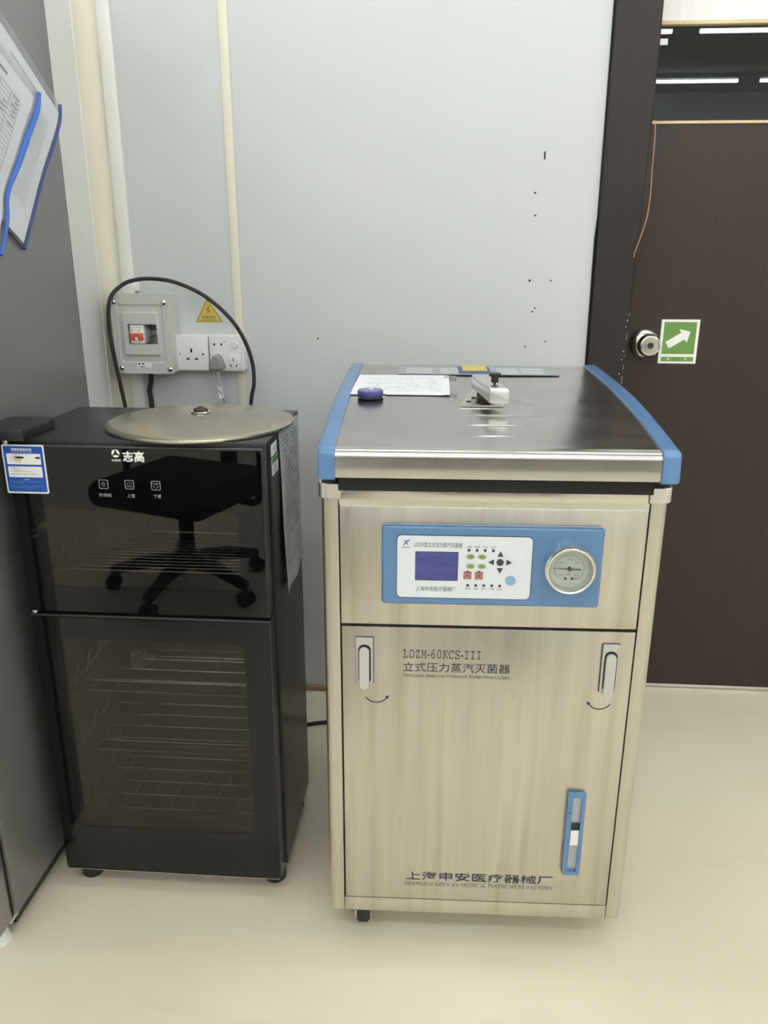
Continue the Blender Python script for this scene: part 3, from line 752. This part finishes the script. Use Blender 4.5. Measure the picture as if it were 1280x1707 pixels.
# blue label
lb = MB().prism(rr(-.4425, -.3705, .8232, .9070, .003, 4), 'y', -.0012, -.0002).build('blue_label', 'white_ink', ud); lab(lb, 'blue and white information label')
MB().prism(rr(-.4400, -.3728, .8262, .9045, .0015, 4), 'y', -.0016, -.0012).build('blue_field', 'label_blue', lb)
for z0, z1 in ((.8735, .8920), (.8515, .8700)): MB().prism(rr(-.4355, -.3772, z0, z1, .0018, 4), 'y', -.0019, -.0016).build('white_field', 'white_ink', lb)
yb_ = -.00205
text_obj('title', '消毒柜星级标准', (-.4265, -.3910, .8968, .9015), yb_, 'white_ink', lb, weight=.02)
text_obj('subtitle', 'STERILIZATION GRADE STANDARD', (-.4265, -.3900, .8942, .8957), yb_, 'white_ink', lb)
MB().prism([(-.4225, .8838), (-.4070, .8838), (-.4055, .8855), (-.4070, .8872), (-.4225, .8872)], 'y', yb_, -.0019).prism([(-.3810, .8838), (-.3785, .8838), (-.3785, .8870), (-.3855, .8870), (-.3870, .8854), (-.3855, .8838)], 'y', yb_, -.0019).build('black_tab', 'ink_black', lb, smooth=0)
MB().prism(rr(-.4225, -.4105, .8798, .8825, .0006, 3), 'y', yb_, -.0019).build('yellow_tab', 'yellow', lb)
text_obj('star', '★', (-.4218, -.4188, .8842, .8868), yb_-.0001, 'white_ink', lb)
for s, x0, x1, z0, z1, m in (('适用范围说明', -.4225, -.4120, .8886, .8902, 'ink'), ('一星级', -.4305, -.4240, .8846, .8864, 'ink'), ('二星级', -.4285, -.4235, .8803, .8819, 'ink'), ('消毒等级说明', -.4225, -.4115, .8765, .8781, 'ink'),
                             ('一星级消毒（单门）：', -.4325, -.4110, .8668, .8685, 'ink'), ('光波巴氏消毒', -.4280, -.4150, .8632, .8648, 'ink'), ('中温循环热风烘干高温红外线消毒灭菌', -.4280, -.3930, .8605, .8620, 'ink'), ('二星级消毒高温红外线灭菌（达到国家标准）', -.4325, -.3845, .8560, .8577, 'ink'),
                             ('注意事项', -.4115, -.4010, .8468, .8490, 'white_ink'), ('●使用前请阅读说明书并按要求接通电源安装', -.4345, -.3800, .8435, .8450, 'blue_key'), ('安装可靠接地线', -.4315, -.4120, .8412, .8425, 'blue_key'),
                             ('●高温消毒时请勿触摸门体，请将塑料餐具取出', -.4345, -.3780, .8352, .8367, 'blue_key'), ('以免高温变形或损坏机器元件', -.4315, -.3950, .8328, .8342, 'blue_key')):
    text_obj('label_text', s, (x0, x1, z0, z1), yb_, m, lb)
# hinge cover and hinge pins
hc = cbox(WL-.028, WL+.048, -.014, .098, .9158, .9345, .002).build('hinge_cover', 'cabinet', dc)
for y_ in (.01, .075): MB().lathe([(0, .0006), (.003, .0004), (.0032, 0)], (WL+.015, y_, .9345), 'z', 14).build('cover_screw', 'rust', hc)
MB().tube([(WL+.006, .006, .9065), (WL+.006, .006, .9160)], .005, 14).build('hinge_pin', 'satin_alu', dc)
MB().tube([(WL+.012, .012, .5982), (WL+.012, .012, .6043)], .006, 14).build('hinge_pin', 'satin_alu', dc)
for x_, y_ in ((WL+.038, .044), (-.03, .056), (WL+.045, BD-.03), (-.03, BD-.03)):
    MB().lathe([(0, 0), (.020, 0), (.022, .003), (.021, .046), (0, .046)], (x_, y_, 0), 'z', 28).build('foot', 'rubber', dc)
# small stickers on the side
s1 = MB().prism(rr(.045, .090, .8825, .9030, .001, 2), 'x', 0, .0006).build('side_sticker', 'paper', dc); lab(s1, 'small white sticker')
s2 = MB().prism(rr(.047, .098, .8485, .8780, .001, 2), 'x', 0, .0006).build('side_sticker', 'paper', dc); lab(s2, 'small white sticker with green top')
MB().prism(rr(.047, .098, .8690, .8780, .0008, 2), 'x', .0006, .0009).build('green_strip', 'label_green', s2)
for k in range(4): MB().prism(rr(.053, .080+.003*(k % 3), .8655-.004*k-.0012, .8655-.004*k+.0006, .0002, 1), 'x', .0006, .0008).build('print_line', 'grey_ink', s2, smooth=0)
MB().prism(rr(.055, .082, .8925, .8940, .0003, 1), 'x', .0006, .0008).build('print_line', 'grey_ink', s1, smooth=0)
# wire racks
def rack(z, dz, zf, upper=False, basket=True):
    x0, x1, y0, y1 = WL+.022, -.022, .066, BD-.024
    q = MB(); r = .0016
    q.tube([(x0, y0, z), (x1, y0, z), (x1, y1, z), (x0, y1, z)], .0024, 8, closed=True)
    if upper:
        for k in range(1, 14): q.tube([(x0, y0+(y1-y0)*k/14, z+.0012), (x1, y0+(y1-y0)*k/14, z+.0012)], .0011, 6)
        for k in range(1, 6): q.tube([(x0+(x1-x0)*k/6, y0, z-.001), (x0+(x1-x0)*k/6, y1, z-.001)], .0013, 6)
    else:
        for k in range(1, 5): q.tube([(x0, y0+(y1-y0)*k/5, z), (x1, y0+(y1-y0)*k/5, z)], .0015, 6)
        for k in range(1, 9): q.tube([(x0+(x1-x0)*k/9, y0, z-.002), (x0+(x1-x0)*k/9, y1, z-.002)], .0013, 6)
    o = q.build('wire_rack', 'wire', dc)
    g = MB()
    if basket:
        zt = z+dz
        g.tube([(x0+.05, y1-.01, zt), (x1, y1-.01, zt)], .0014, 6); g.tube([(x0+.05, y0+.006, z+.018), (x1, y0+.006, z+.018)], .0013, 6)
        for k in range(10): g.tube([(x0+.05+(x1-x0-.05)*k/9, y1-.01, z), (x0+.05+(x1-x0-.05)*k/9, y1-.01, zt)], .0012, 6)
    for k in range(3 if not upper else 4):
        yy = y0+.02+k*.05
        g.tube([(x0+.008, yy, z), (x0+.003+.012, yy+.004, z+dz*1.2)], .0013, 6)
    if upper:
        for k in range(1, 7): g.tube([(x0+.06*k, y1-.02, z), (x0+.06*k+.002, y1-.02, z+.032)], .0013, 6)
    g.build('prongs', 'wire', o)
    return o
rack(.660, .030, 0, True, False)
rack(.410, .034, 0); rack(.278, .034, 0); rack(.142, .030, 0, False, False)
for z_ in (.515, .375):
    qt = MB().tube([(WL+.10, BD-.045, z_), (-.03, BD-.045, z_)], .0075, 16).build('quartz_tube', 'clear_glass', dc)
    MB().box(WL+.075, WL+.102, BD-.06, BD-.03, z_-.018, z_+.022, .002).build('tube_socket', 'ceramic', qt)
    MB().tube([(WL+.102, BD-.045, z_), (WL+.118, BD-.045, z_)], .009, 14).build('tube_collar', 'ceramic', qt)
    gd = MB()
    for k in range(6): gd.tube([(WL+.10+.05*k, BD-.062, z_-.018), (WL+.122+.05*k, BD-.062, z_+.016)], .0011, 6)
    for zz in (-.018, .016): gd.tube([(WL+.09, BD-.062, z_+zz), (-.03, BD-.062, z_+zz)], .0013, 6)
    gd.build('tube_guard', 'wire', qt)
for i, (x_, y_) in enumerate(((-.105, .13), (-.062, .16))):
    tag(MB().lathe([(0, .002), (.020, .002), (.026, .062), (.0275, .062), (.0215, 0), (0, 0)], (CX+x_, CY+y_, .1448), 'z', 28).build('glass_cup', 'clear_glass'),
        ('left of two clear glass cups on the lowest wire rack behind dark glass', 'right of two clear glass cups on the lowest wire rack behind dark glass')[i], 'cup', 'glass cups in the cabinet')

# handwritten sheet taped to the side
hs = thing('handwritten_sheet', 'grey creased handwritten paper hanging on the right side of the black cabinet', 'paper', (CX, CY+.20, .9))
def hfn(off):
    def fn(u, v):
        y = -.093+u*.180+.004*math.sin(v*7)-.012*v*(1-u)*0; z = .010-v*.305+(.022*v if u > .5 else .010*v)*u*.6
        x = .0016+off+.006*v*v+.0020*math.sin(u*9+v*3)*v+.004*max(0, .15-u)*v*8*.3
        return ((x, y, z), (1, 0, 0))
    return fn
MB().sheet(hfn(0), 20, 26, .0004).build('page', 'paper_old', hs)
mb = MB(); random.seed(7); f_ = hfn(.0005)
for row in range(24):
    v = .06+row*.034
    if row > 18 and random.random() < .6: continue
    u = random.uniform(.10, .25)
    while u < .85:
        l = random.uniform(.015, .05)
        v1 = v+random.uniform(-.012, .012); t = .006
        if random.random() < .75:
            mb.quad(f_(u, v)[0], f_(u+l, v1)[0], f_(u+l, v1+t)[0], f_(u, v+t)[0])
            if random.random() < .5: mb.quad(f_(u+l*.5, v-.012)[0], f_(u+l*.5+.01, v-.012)[0], f_(u+l*.5+.012, v+.014)[0], f_(u+l*.5+.002, v+.014)[0])
        u += l+random.uniform(.005, .03)
mb.build('handwriting', 'ink_grey', hs, smooth=0)

# old round lid on top
ol = thing('round_metal_lid', 'large tarnished round metal lid lying on top of the black cabinet', 'lid', (-.4265, 1.3765, .9158))
pr = [(0, .0210), (.030, .0208), (.060, .0195), (.100, .0168), (.135, .0130), (.155, .0100), (.163, .0082), (.1665, .0062), (.1672, .0035), (.1660, .0010), (.163, .0002), (.158, .0002), (.156, .0060), (.10, .0135), (0, .0180)]
MB().lathe(pr, (0, 0, 0), 'z', 96).build('dome', 'old_disc', ol, smooth=40)
MB().lathe([(.0120, .0205), (.0175, .0212), (.0182, .0228), (.0172, .0242), (.0145, .0240), (.0128, .0226)], (0, 0, 0), 'z', 40).build('knob_ring', 'chrome', ol)
MB().lathe([(0, .0320), (.0040, .0318), (.0050, .0296), (.0100, .0288), (.0120, .0262), (.0112, .0215), (0, .0205)], (0, 0, 0), 'z', 9, 1.15, .9).build('knob_stub', 'rust', ol, smooth=0)

# ================================================================== FRIDGE
fr = thing('refrigerator', 'tall dark grey refrigerator standing at the left edge beside the black cabinet', 'refrigerator', (-.757, 1.108, 0))
MB().box(-.62, 0, 0, .545, .038, 1.83, .004).build('body', 'fridge', fr)
MB().box(-.615, -.006, -.010, .001, .045, 1.82).build('gasket', 'void', fr, smooth=0)
MB().box(-.62, .0, -.062, -.010, .040, .70, .008, 3).build('lower_door', 'fridge_door', fr)
MB().box(-.62, .0, -.062, -.010, .71, 1.83, .008, 3).build('upper_door', 'fridge_door', fr)
MB().box(-.61, -.010, .01, .53, .012, .040).build('plinth', 'black', fr, smooth=0)
for x_ in (-.025, -.59):
    MB().lathe([(0, 0), (.020, 0), (.021, .003), (.016, .012), (.012, .040), (0, .040)], (x_, -.020, 0), 'z', 20).build('levelling_foot', 'white', fr)
MB().box(-.03, -.001, -.018, .012, .036, .044, .002).build('hinge_bracket', 'satin_alu', fr)
for x_ in (-.03, -.59): MB().lathe([(0, 0), (.018, 0), (.018, .015), (0, .015)], (x_, .50, 0), 'z', 16).build('rear_foot', 'black', fr)

# clear zip folders hanging on the fridge side
def folder(label, curve, W, du, x0, zipm, seed):
    t = thing('document_folder', label, 'folder', (-.757, curve[0][0], curve[0][1]))
    O_ = Vector((0, curve[0][0], curve[0][1])); du = Vector((0, du[0], du[1])).normalized()
    P = smooth_path([(0, y, z) for y, z in curve], 6); acc = [0.]
    for a, b in zip(P, P[1:]): acc.append(acc[-1]+(b-a).length)
    L = acc[-1]
    def C(v):
        d = min(max(v, 0), 1)*L
        for i in range(len(P)-1):
            if acc[i+1] >= d-1e-9: return P[i].lerp(P[i+1], (d-acc[i])/max(1e-9, acc[i+1]-acc[i]))
        return P[-1]
    S0, S1 = C(0), C(1)
    def at(u, v, off):
        c = C(v); base = S0.lerp(S1, v); k = math.exp(-u*3.5)         # the sheet is straight away from the wavy zip
        p = c*k+base*(1-k)+du*(u*W)-O_
        return (x0+off+.004*math.sin(PI*v)*math.sin(PI*u), p.y, p.z)
    fn = lambda off: (lambda u, v: (at(u, v, off), (1, 0, 0)))
    MB().sheet(fn(.0030), 12, 28, .0003).build('sleeve', 'film', t)
    MB().sheet(fn(0), 12, 28, .0003).build('sleeve', 'film', t)
    MB().sheet(lambda u, v: fn(.0018)((.07 if seed == 1 else .025)+u*.90, .055+v*.92), 12, 28, .0006).build('page', 'paper', t)
    g = MB(); random.seed(seed); h = .0021
    def line(u0, v0, u1, v1, wd):
        f2 = fn(h); n = 14
        for k in range(n):
            a, b = k/n, (k+1)/n
            ua, va, ub, vb = u0+(u1-u0)*a, v0+(v1-v0)*a, u0+(u1-u0)*b, v0+(v1-v0)*b
            if abs(u1-u0) > abs(v1-v0): g.quad(f2(ua, va)[0], f2(ub, vb)[0], f2(ub, vb+wd/L)[0], f2(ua, va+wd/L)[0])
            else: g.quad(f2(ua, va)[0], f2(ub, vb)[0], f2(ub+wd/W, vb)[0], f2(ua+wd/W, va)[0])
    if seed == 1:
        for k in range(25): line(.19, .17+k*.028, .90, .17+k*.028, .0009)
        for u in (.19, .32, .45, .56, .68, .79, .90): line(u, .17, u, .842, .0009)
        for k in range(25):
            for u in (.21, .34, .47, .58, .70):
                if random.random() < .5: line(u, .178+k*.028, u+random.uniform(.04, .08), .178+k*.028, .0026)
        line(.40, .11, .65, .11, .005)
    else:
        for k in range(40): line(.12, .20+k*.015, .12+random.uniform(.12, .2), .20+k*.015, .0010)
        line(.3, .12, .7, .12, .004)
    g.build('printed_form', 'ink_grey' if seed == 1 else 'grey_ink', t, smooth=0)
    zp = [Vector(at(0, k/40, .0016)) for k in range(41)]
    MB().tube(zp, [(.0040+.0022*math.sin(PI*min(1, k/26)) if seed == 1 else .0036) for k in range(41)], 10).build('zip_edge', zipm, t)
    MB().tube([Vector(at(u/10, 1, .0016)) for u in range(11)], .0014, 6).build('bottom_seam', 'ink', t)
    return t
folder('clear document folder with dark blue zip edge, the rear one on the fridge side',
       [(1.6576, 1.4864), (1.6505, 1.4598), (1.6198, 1.4204), (1.5522, 1.3486), (1.497, 1.2801), (1.4468, 1.2166)], .245, (-.858, .513), .0030, 'zip_navy', 2)
folder('document folder with wavy bright blue zip edge, nearer of two on the fridge',
       [(1.5617, 1.49), (1.548, 1.4602), (1.5051, 1.4169), (1.4568, 1.364), (1.4091, 1.3151), (1.3946, 1.291), (1.3907, 1.2697), (1.3742, 1.238), (1.3518, 1.2058)], .245, (-.90, .44), .0095, 'zip_blue', 1)

# ================================================================== THINGS ON THE WALL
bb = thing('breaker_box', 'grey metal breaker box with small window on the wall above the cabinet', 'breaker box', (-.737, YB, 1.022))
hw, hh = .0735, .097
MB().box(-hw+.002, hw-.002, -.074, -.0005, -hh+.002, hh-.002, .003).build('case', 'box_grey', bb) if False else None
cs = MB().ring(rr(-hw+.001, hw-.001, -hh+.001, hh-.001, .003, 3), rr(-hw+.004, hw-.004, -hh+.004, hh-.004, .002, 3), 'y', -.074, -.0005).build('case', 'box_grey', bb)
# stepped cover with opening
cvb = MB()
lp = [(rr(-hw, hw, -hh, hh, .003, 3), -.0742), (rr(-hw, hw, -hh, hh, .003, 3), -.0775), (rr(-.060, .056, -.070, .072, .004, 3), -.0775), (rr(-.056, .052, -.066, .068, .004, 3), -.0745),
      (rr(-.048, .044, -.053, .055, .005, 3), -.0745), (rr(-.044, .041, -.049, .051, .005, 3), -.0835), (rr(-.0325, .0400, -.0240, .0245, .0004, 3), -.0835), (rr(-.0325, .0400, -.0240, .0245, .0004, 3), -.076)]
loops = [[cvb.bm.verts.new((x, y, z)) for x, z in P] for P, y in lp]
for A, B in zip(loops, loops[1:]):
    for i in range(len(A)): cvb.bm.faces.new((A[i], A[(i+1) % len(A)], B[(i+1) % len(A)], B[i]))
cvr = cvb.build('cover', 'box_grey', bb, smooth=25)
MB().box(-hw+.006, hw-.006, -.012, -.004, -hh+.006, hh-.006).build('back_plate', 'box_grey', bb, smooth=0)
MB().box(-.050, .060, -.030, -.012, -.006, .006).build('mounting_rail', 'satin_alu', bb, smooth=0)
for x_, z_ in ((-.0655, .0775), (.0600, .0765), (-.0600, -.0835), (.0640, -.0855)):
    sc_ = MB().lathe([(0, .0045), (.0036, .0040), (.0062, .0020), (.0066, 0), (0, 0)], (x_, -.0775, z_), 'y-', 18).build('screw', 'chrome', bb)
bk = MB().box(-.0285, .0065, -.082, -.030, -.0225, .0225, .001).build('circuit_breaker', 'white', bb)
MB().box(-.027, .005, -.088, -.082, -.0135, .0030, .001).build('toggle', 'red', bk)
MB().box(-.0145, -.0075, -.0884, -.080, -.0140, -.006).build('toggle_gap', 'white', bk, smooth=0)
for x_ in (-.023, -.006): MB().box(x_-.0012, x_+.0012, -.0823, -.0818, .0075, .0105).build('rating_mark', 'ink', bk, smooth=0)
text_obj('rating_lettering', 'C32 400V', (-.0265, .0030, .0150, .0178), -.0823, 'ink_grey', bk)
stk = MB().prism(rr(-.0190, .0175, -.0825, -.0690, .0006, 2), 'y', -.0780, -.0775).build('cover_sticker', 'white', bb); lab(stk, 'small printed sticker')
MB().box(-.016, -.011, -.0782, -.078, -.0745, -.0705).box(-.006, -.001, -.0782, -.078, -.0745, -.0705).box(-.013, .0, -.0782, -.078, -.0808, -.0790).build('sticker_print', 'ink_black', stk, smooth=0)

def backbox(name, label, x0, x1):
    t = thing(name, label, 'socket', ((x0+x1)/2, YB, .9735))
    h = (x1-x0)/2
    MB().box(-h+.0015, h-.0015, -.032, 0, -.0435, .0435, .003).build('back_box', 'white', t)
    MB().box(-h, h, -.041, -.0322, -.0450, .0450, .0035, 3).build('faceplate', 'white', t)
    return t
sk = backbox('wall_socket', 'white three pin wall socket beside the grey breaker box', -.6705, -.5835)
for x_ in (-.030, .0300): MB().lathe([(0, .0006), (.0028, .0008), (.0036, 0)], (x_, -.0411, -.0030), 'y-', 16).build('screw', 'chrome', sk)
MB().box(-.0022, .0022, -.0415, -.0405, .0010, .0105).box(-.0130, -.0062, -.0415, -.0405, -.0175, -.0130).box(.0090, .0158, -.0415, -.0405, -.0175, -.0130).build('pin_holes', 'void', sk, smooth=0)
sk2 = backbox('wall_socket', 'white five hole wall socket with round switch and grey plug in it', -.5805, -.4925)
sw = MB().lathe([(0, .0045), (.0085, .0040), (.0100, .0015), (.0105, 0)], (.0215, -.041, .0215), 'y-', 28).build('switch', 'white', sk2)
MB().box(.0130, .0300, -.0465, -.0445, .0135, .0205, .0008).build('switch_rocker', 'gauge_face', sk2) if False else None
for xc_, s_ in ((-.030, -1), (-.0125, 1)):
    MB().prism([(xc_+s_*-.0022, .0190), (xc_+s_*.0005, .0190), (xc_+s_*.0032, .0205), (xc_+s_*.0032, .0225), (xc_+s_*.0005, .0245), (xc_+s_*-.0022, .0250)], 'y', -.0414, -.0405).build('round_flat_hole', 'void', sk2, smooth=0)
MB().box(.0030, .0350, -.0432, -.041, -.0395, -.002, .0015).build('shutter_insert', 'white', sk2)
for cx_, cz_, a in ((.0165, -.0160, 0), (.0100, -.0305, 32), (.0245, -.0305, -32)):
    P = []
    for u, v in ((-.0011, -.0042), (.0011, -.0042), (.0011, .0042), (-.0011, .0042)):
        c_, s_ = math.cos(R(a)), math.sin(R(a)); P.append((cx_+u*c_-v*s_, cz_+u*s_+v*c_))
    MB().prism(P, 'y', -.0436, -.0425).build('pin_hole', 'void', sk2, smooth=0)
for x_ in (-.0305, .0330): MB().lathe([(0, .0012), (.0038, .0010), (.0042, 0)], (x_, -.041, -.0005), 'y-', 16).build('screw_cap', 'white', sk2)
MB().box(-.0045, .0008, -.0414, -.041, .0285, .0297).build('rating_print', 'ink_grey', sk2, smooth=0)

pg = thing('power_plug', 'grey power plug pushed into the right wall socket with its cord', 'plug', (-.5575, YB-.0412, .951))
MB().prism([(-.0185, -.0085), (-.0155, -.0165), (.0155, -.0165), (.0185, -.0085), (.0085, .0175), (.005, .0205), (-.005, .0205), (-.0085, .0175)], 'y', -.030, 0).build('plug_body', 'grey_plug', pg, bevel=.004)
rl = MB()
for k in range(4): rl.lathe([(0, 0), (.0058-.0004*k, 0), (.0058-.0004*k, .004), (0, .004)], (0, -.014, -.0215-.0058*k), 'z', 16)
rl.tube([(0, -.014, -.016), (0, -.014, -.046)], .0036, 12); rl.build('strain_relief', 'cord_grey', pg)
cd = smooth_path([(0, -.014, -.040), (.001, -.013, -.055), (.004, -.008, -.075), (.010, .002, -.11), (.014, .010, -.20), (.010, .016, -.45), (0, .020, -.80), (.0, .022, -.9), (.02, .0, -.945)], 6)
MB().tube(cd, .0034, 10).build('cord', 'cord_grey', pg)
MB().sheet(lambda u, v: ((-.003+.012*u+.004*v, -.016+.002*math.sin(u*4), -.058-.032*v), (0, -1, 0)), 5, 5, .0005).build('cord_tag', 'white', pg)
mb = MB()
for k in range(3): mb.box(-.0015+.003*k, .0005+.003*k, -.0172, -.0168, -.072-.004*k, -.066-.003*k)
mb.build('tag_print', 'ink_grey', pg, smooth=0)

# black cable looping over the box, from behind the cabinet to behind the cabinet
lpth = smooth_path([(-.748, 1.95, .02), (-.765, 1.965, .35), (-.788, 1.955, .70), (-.797, 1.938, .85), (-.806, 1.93, .95), (-.812, 1.925, 1.04), (-.805, 1.93, 1.105), (-.783, 1.948, 1.136), (-.752, 1.955, 1.150), (-.705, 1.958, 1.154), (-.645, 1.955, 1.145), (-.575, 1.952, 1.114),
                    (-.515, 1.950, 1.062), (-.481, 1.950, 1.008), (-.464, 1.950, .950), (-.463, 1.948, .90), (-.472, 1.946, .855), (-.488, 1.945, .70), (-.495, 1.955, .35), (-.50, 1.95, .02)], 8)
tag(MB().tube(lpth, .0048, 12).build('power_cable', 'rubber'), 'long black cable looping in an arc over the breaker box and sockets', 'cable')
c2 = smooth_path([(-.7385, 1.985, .924), (-.7405, 1.985, .90), (-.747, 1.985, .87), (-.744, 1.985, .83), (-.738, 1.985, .5), (-.73, 1.985, .02)], 8)
tag(MB().tube(c2, .0066, 12).build('power_cable', 'rubber'), 'short thick black cable dropping from the bottom of the breaker box', 'cable')
c3 = smooth_path([(-.52, 1.74, .0055), (-.44, 1.775, .0052), (-.345, 1.817, .0052), (-.285, 1.837, .0052), (-.20, 1.85, .0052), (.0, 1.83, .0055), (.12, 1.76, .02), (.14, 1.71, .12)], 8)
tag(MB().tube(c3, .005, 12).build('power_cable', 'rubber'), 'black cable lying on the floor between the cabinet and the sterilizer', 'cable')
wc = thing('cable_clip', 'small clear plastic bracket on the wall just above the breaker box', 'bracket', (-.775, YB, 1.130))
MB().box(-.022, .014, -.010, 0, -.008, .014, .002).build('clip_body', 'white', wc)

# warning triangle
wt = thing('warning_sign', 'yellow triangular electric shock warning sticker on the white wall', 'sign', (-.588, YB, 1.066))
def tri(s): return [(-.0335*s+.001, -.0185*s), (.0335*s+.001, -.0175*s), (-.0015*s, .0370*s)]
MB().prism(tri(1.10), 'y', -.0006, 0).build('sticker', 'yellow', wt, smooth=0)
MB().ring(tri(.99), tri(.94), 'y', -.0009, -.0006).build('black_border', 'ink_black', wt, smooth=0)
MB().prism([(-.0005, .0200), (-.0060, .0090), (-.0015, .0100), (-.0040, -.0005), (.0045, .0110), (.0005, .0105), (.0040, .0200)], 'y', -.0009, -.0006).build('lightning_bolt', 'red', wt, smooth=0)
text_obj('lettering', '有电危险', (-.0180, .0175, -.0105, -.0030), -.0009, 'ink_black', wt)
text_obj('small_lettering', 'DANGER ELECTRICITY', (-.0185, .0185, -.0150, -.0122), -.0009, 'ink_black', wt)

# ================================================================== OFFICE CHAIR behind the photographer's left (seen mirrored in the dark glass)
oc = thing('office_chair', 'black swivel office chair mirrored in the dark cabinet glass', 'chair', (-.93, -.27, 0), R(20))
MB().box(-.25, .25, -.24, .24, .355, .455, .045, 5).build('seat', 'chair_fabric', oc)
MB().tube([(0, 0, .10), (0, 0, .36)], [.030, .026], 20).build('gas_column', 'black', oc)
for k in range(5):
    a = R(72*k+10); c_, s_ = math.cos(a), math.sin(a)
    lg = MB().tube([(.02*c_, .02*s_, .115), (.15*c_, .15*s_, .110), (.29*c_, .29*s_, .075)], [.032, .026, .020], 12).build('leg', 'black', oc)
    for s2 in (-1, 1):
        p = Vector((.29*c_-s2*.013*s_, .29*s_+s2*.013*c_, .028)); d = Vector((-s_, c_, 0))*.009
        MB().tube([p-d, p+d], .028, 18).build('caster', 'rubber', lg)
    MB().tube([(.29*c_, .29*s_, .03), (.29*c_, .29*s_, .08)], .007, 8).build('caster_stem', 'black', lg)
MB().box(-.22, .22, -.30, -.24, .58, 1.02, .03, 4).build('backrest', 'chair_fabric', oc)
MB().box(-.035, .035, -.31, -.285, .34, .70, .006).box(-.035, .035, -.31, 0, .335, .357, .006).build('back_support', 'black', oc)
for s_ in (-1, 1):
    MB().tube(smooth_path([(s_*.22, -.05, .36), (s_*.30, -.05, .39), (s_*.30, -.05, .64), (s_*.29, .02, .66)], 5), .014, 10).build('arm_post', 'black', oc)
    MB().box(s_*.295-.03, s_*.295+.03, -.13, .12, .655, .685, .01).build('armrest', 'black', oc)

# plain bench added out of view so the steel lid front reflects something dark
lbn = thing('unseen_dark_bench', 'dark grey bench added out of view to darken the reflection in the steel lid front', 'bench', (.55, -2.45, 0))
MB().box(-1.05, 1.05, -.36, .38, .86, .90, .004).build('worktop', 'door_edge', lbn)
MB().box(-1.02, 1.02, -.34, .34, .08, .86).build('carcass', 'fridge', lbn, smooth=0)
MB().box(-1.0, 1.0, -.30, .30, 0, .08).build('plinth', 'black', lbn, smooth=0)
for k in range(4):
    d_ = MB().box(-1.01+.508*k, -.51+.508*k, .34, .36, .10, .845, .003).build('door', 'fridge', lbn)
    MB().box(-.60+.508*k, -.585+.508*k, .36, .385, .62, .76, .004).build('handle', 'satin_alu', d_)
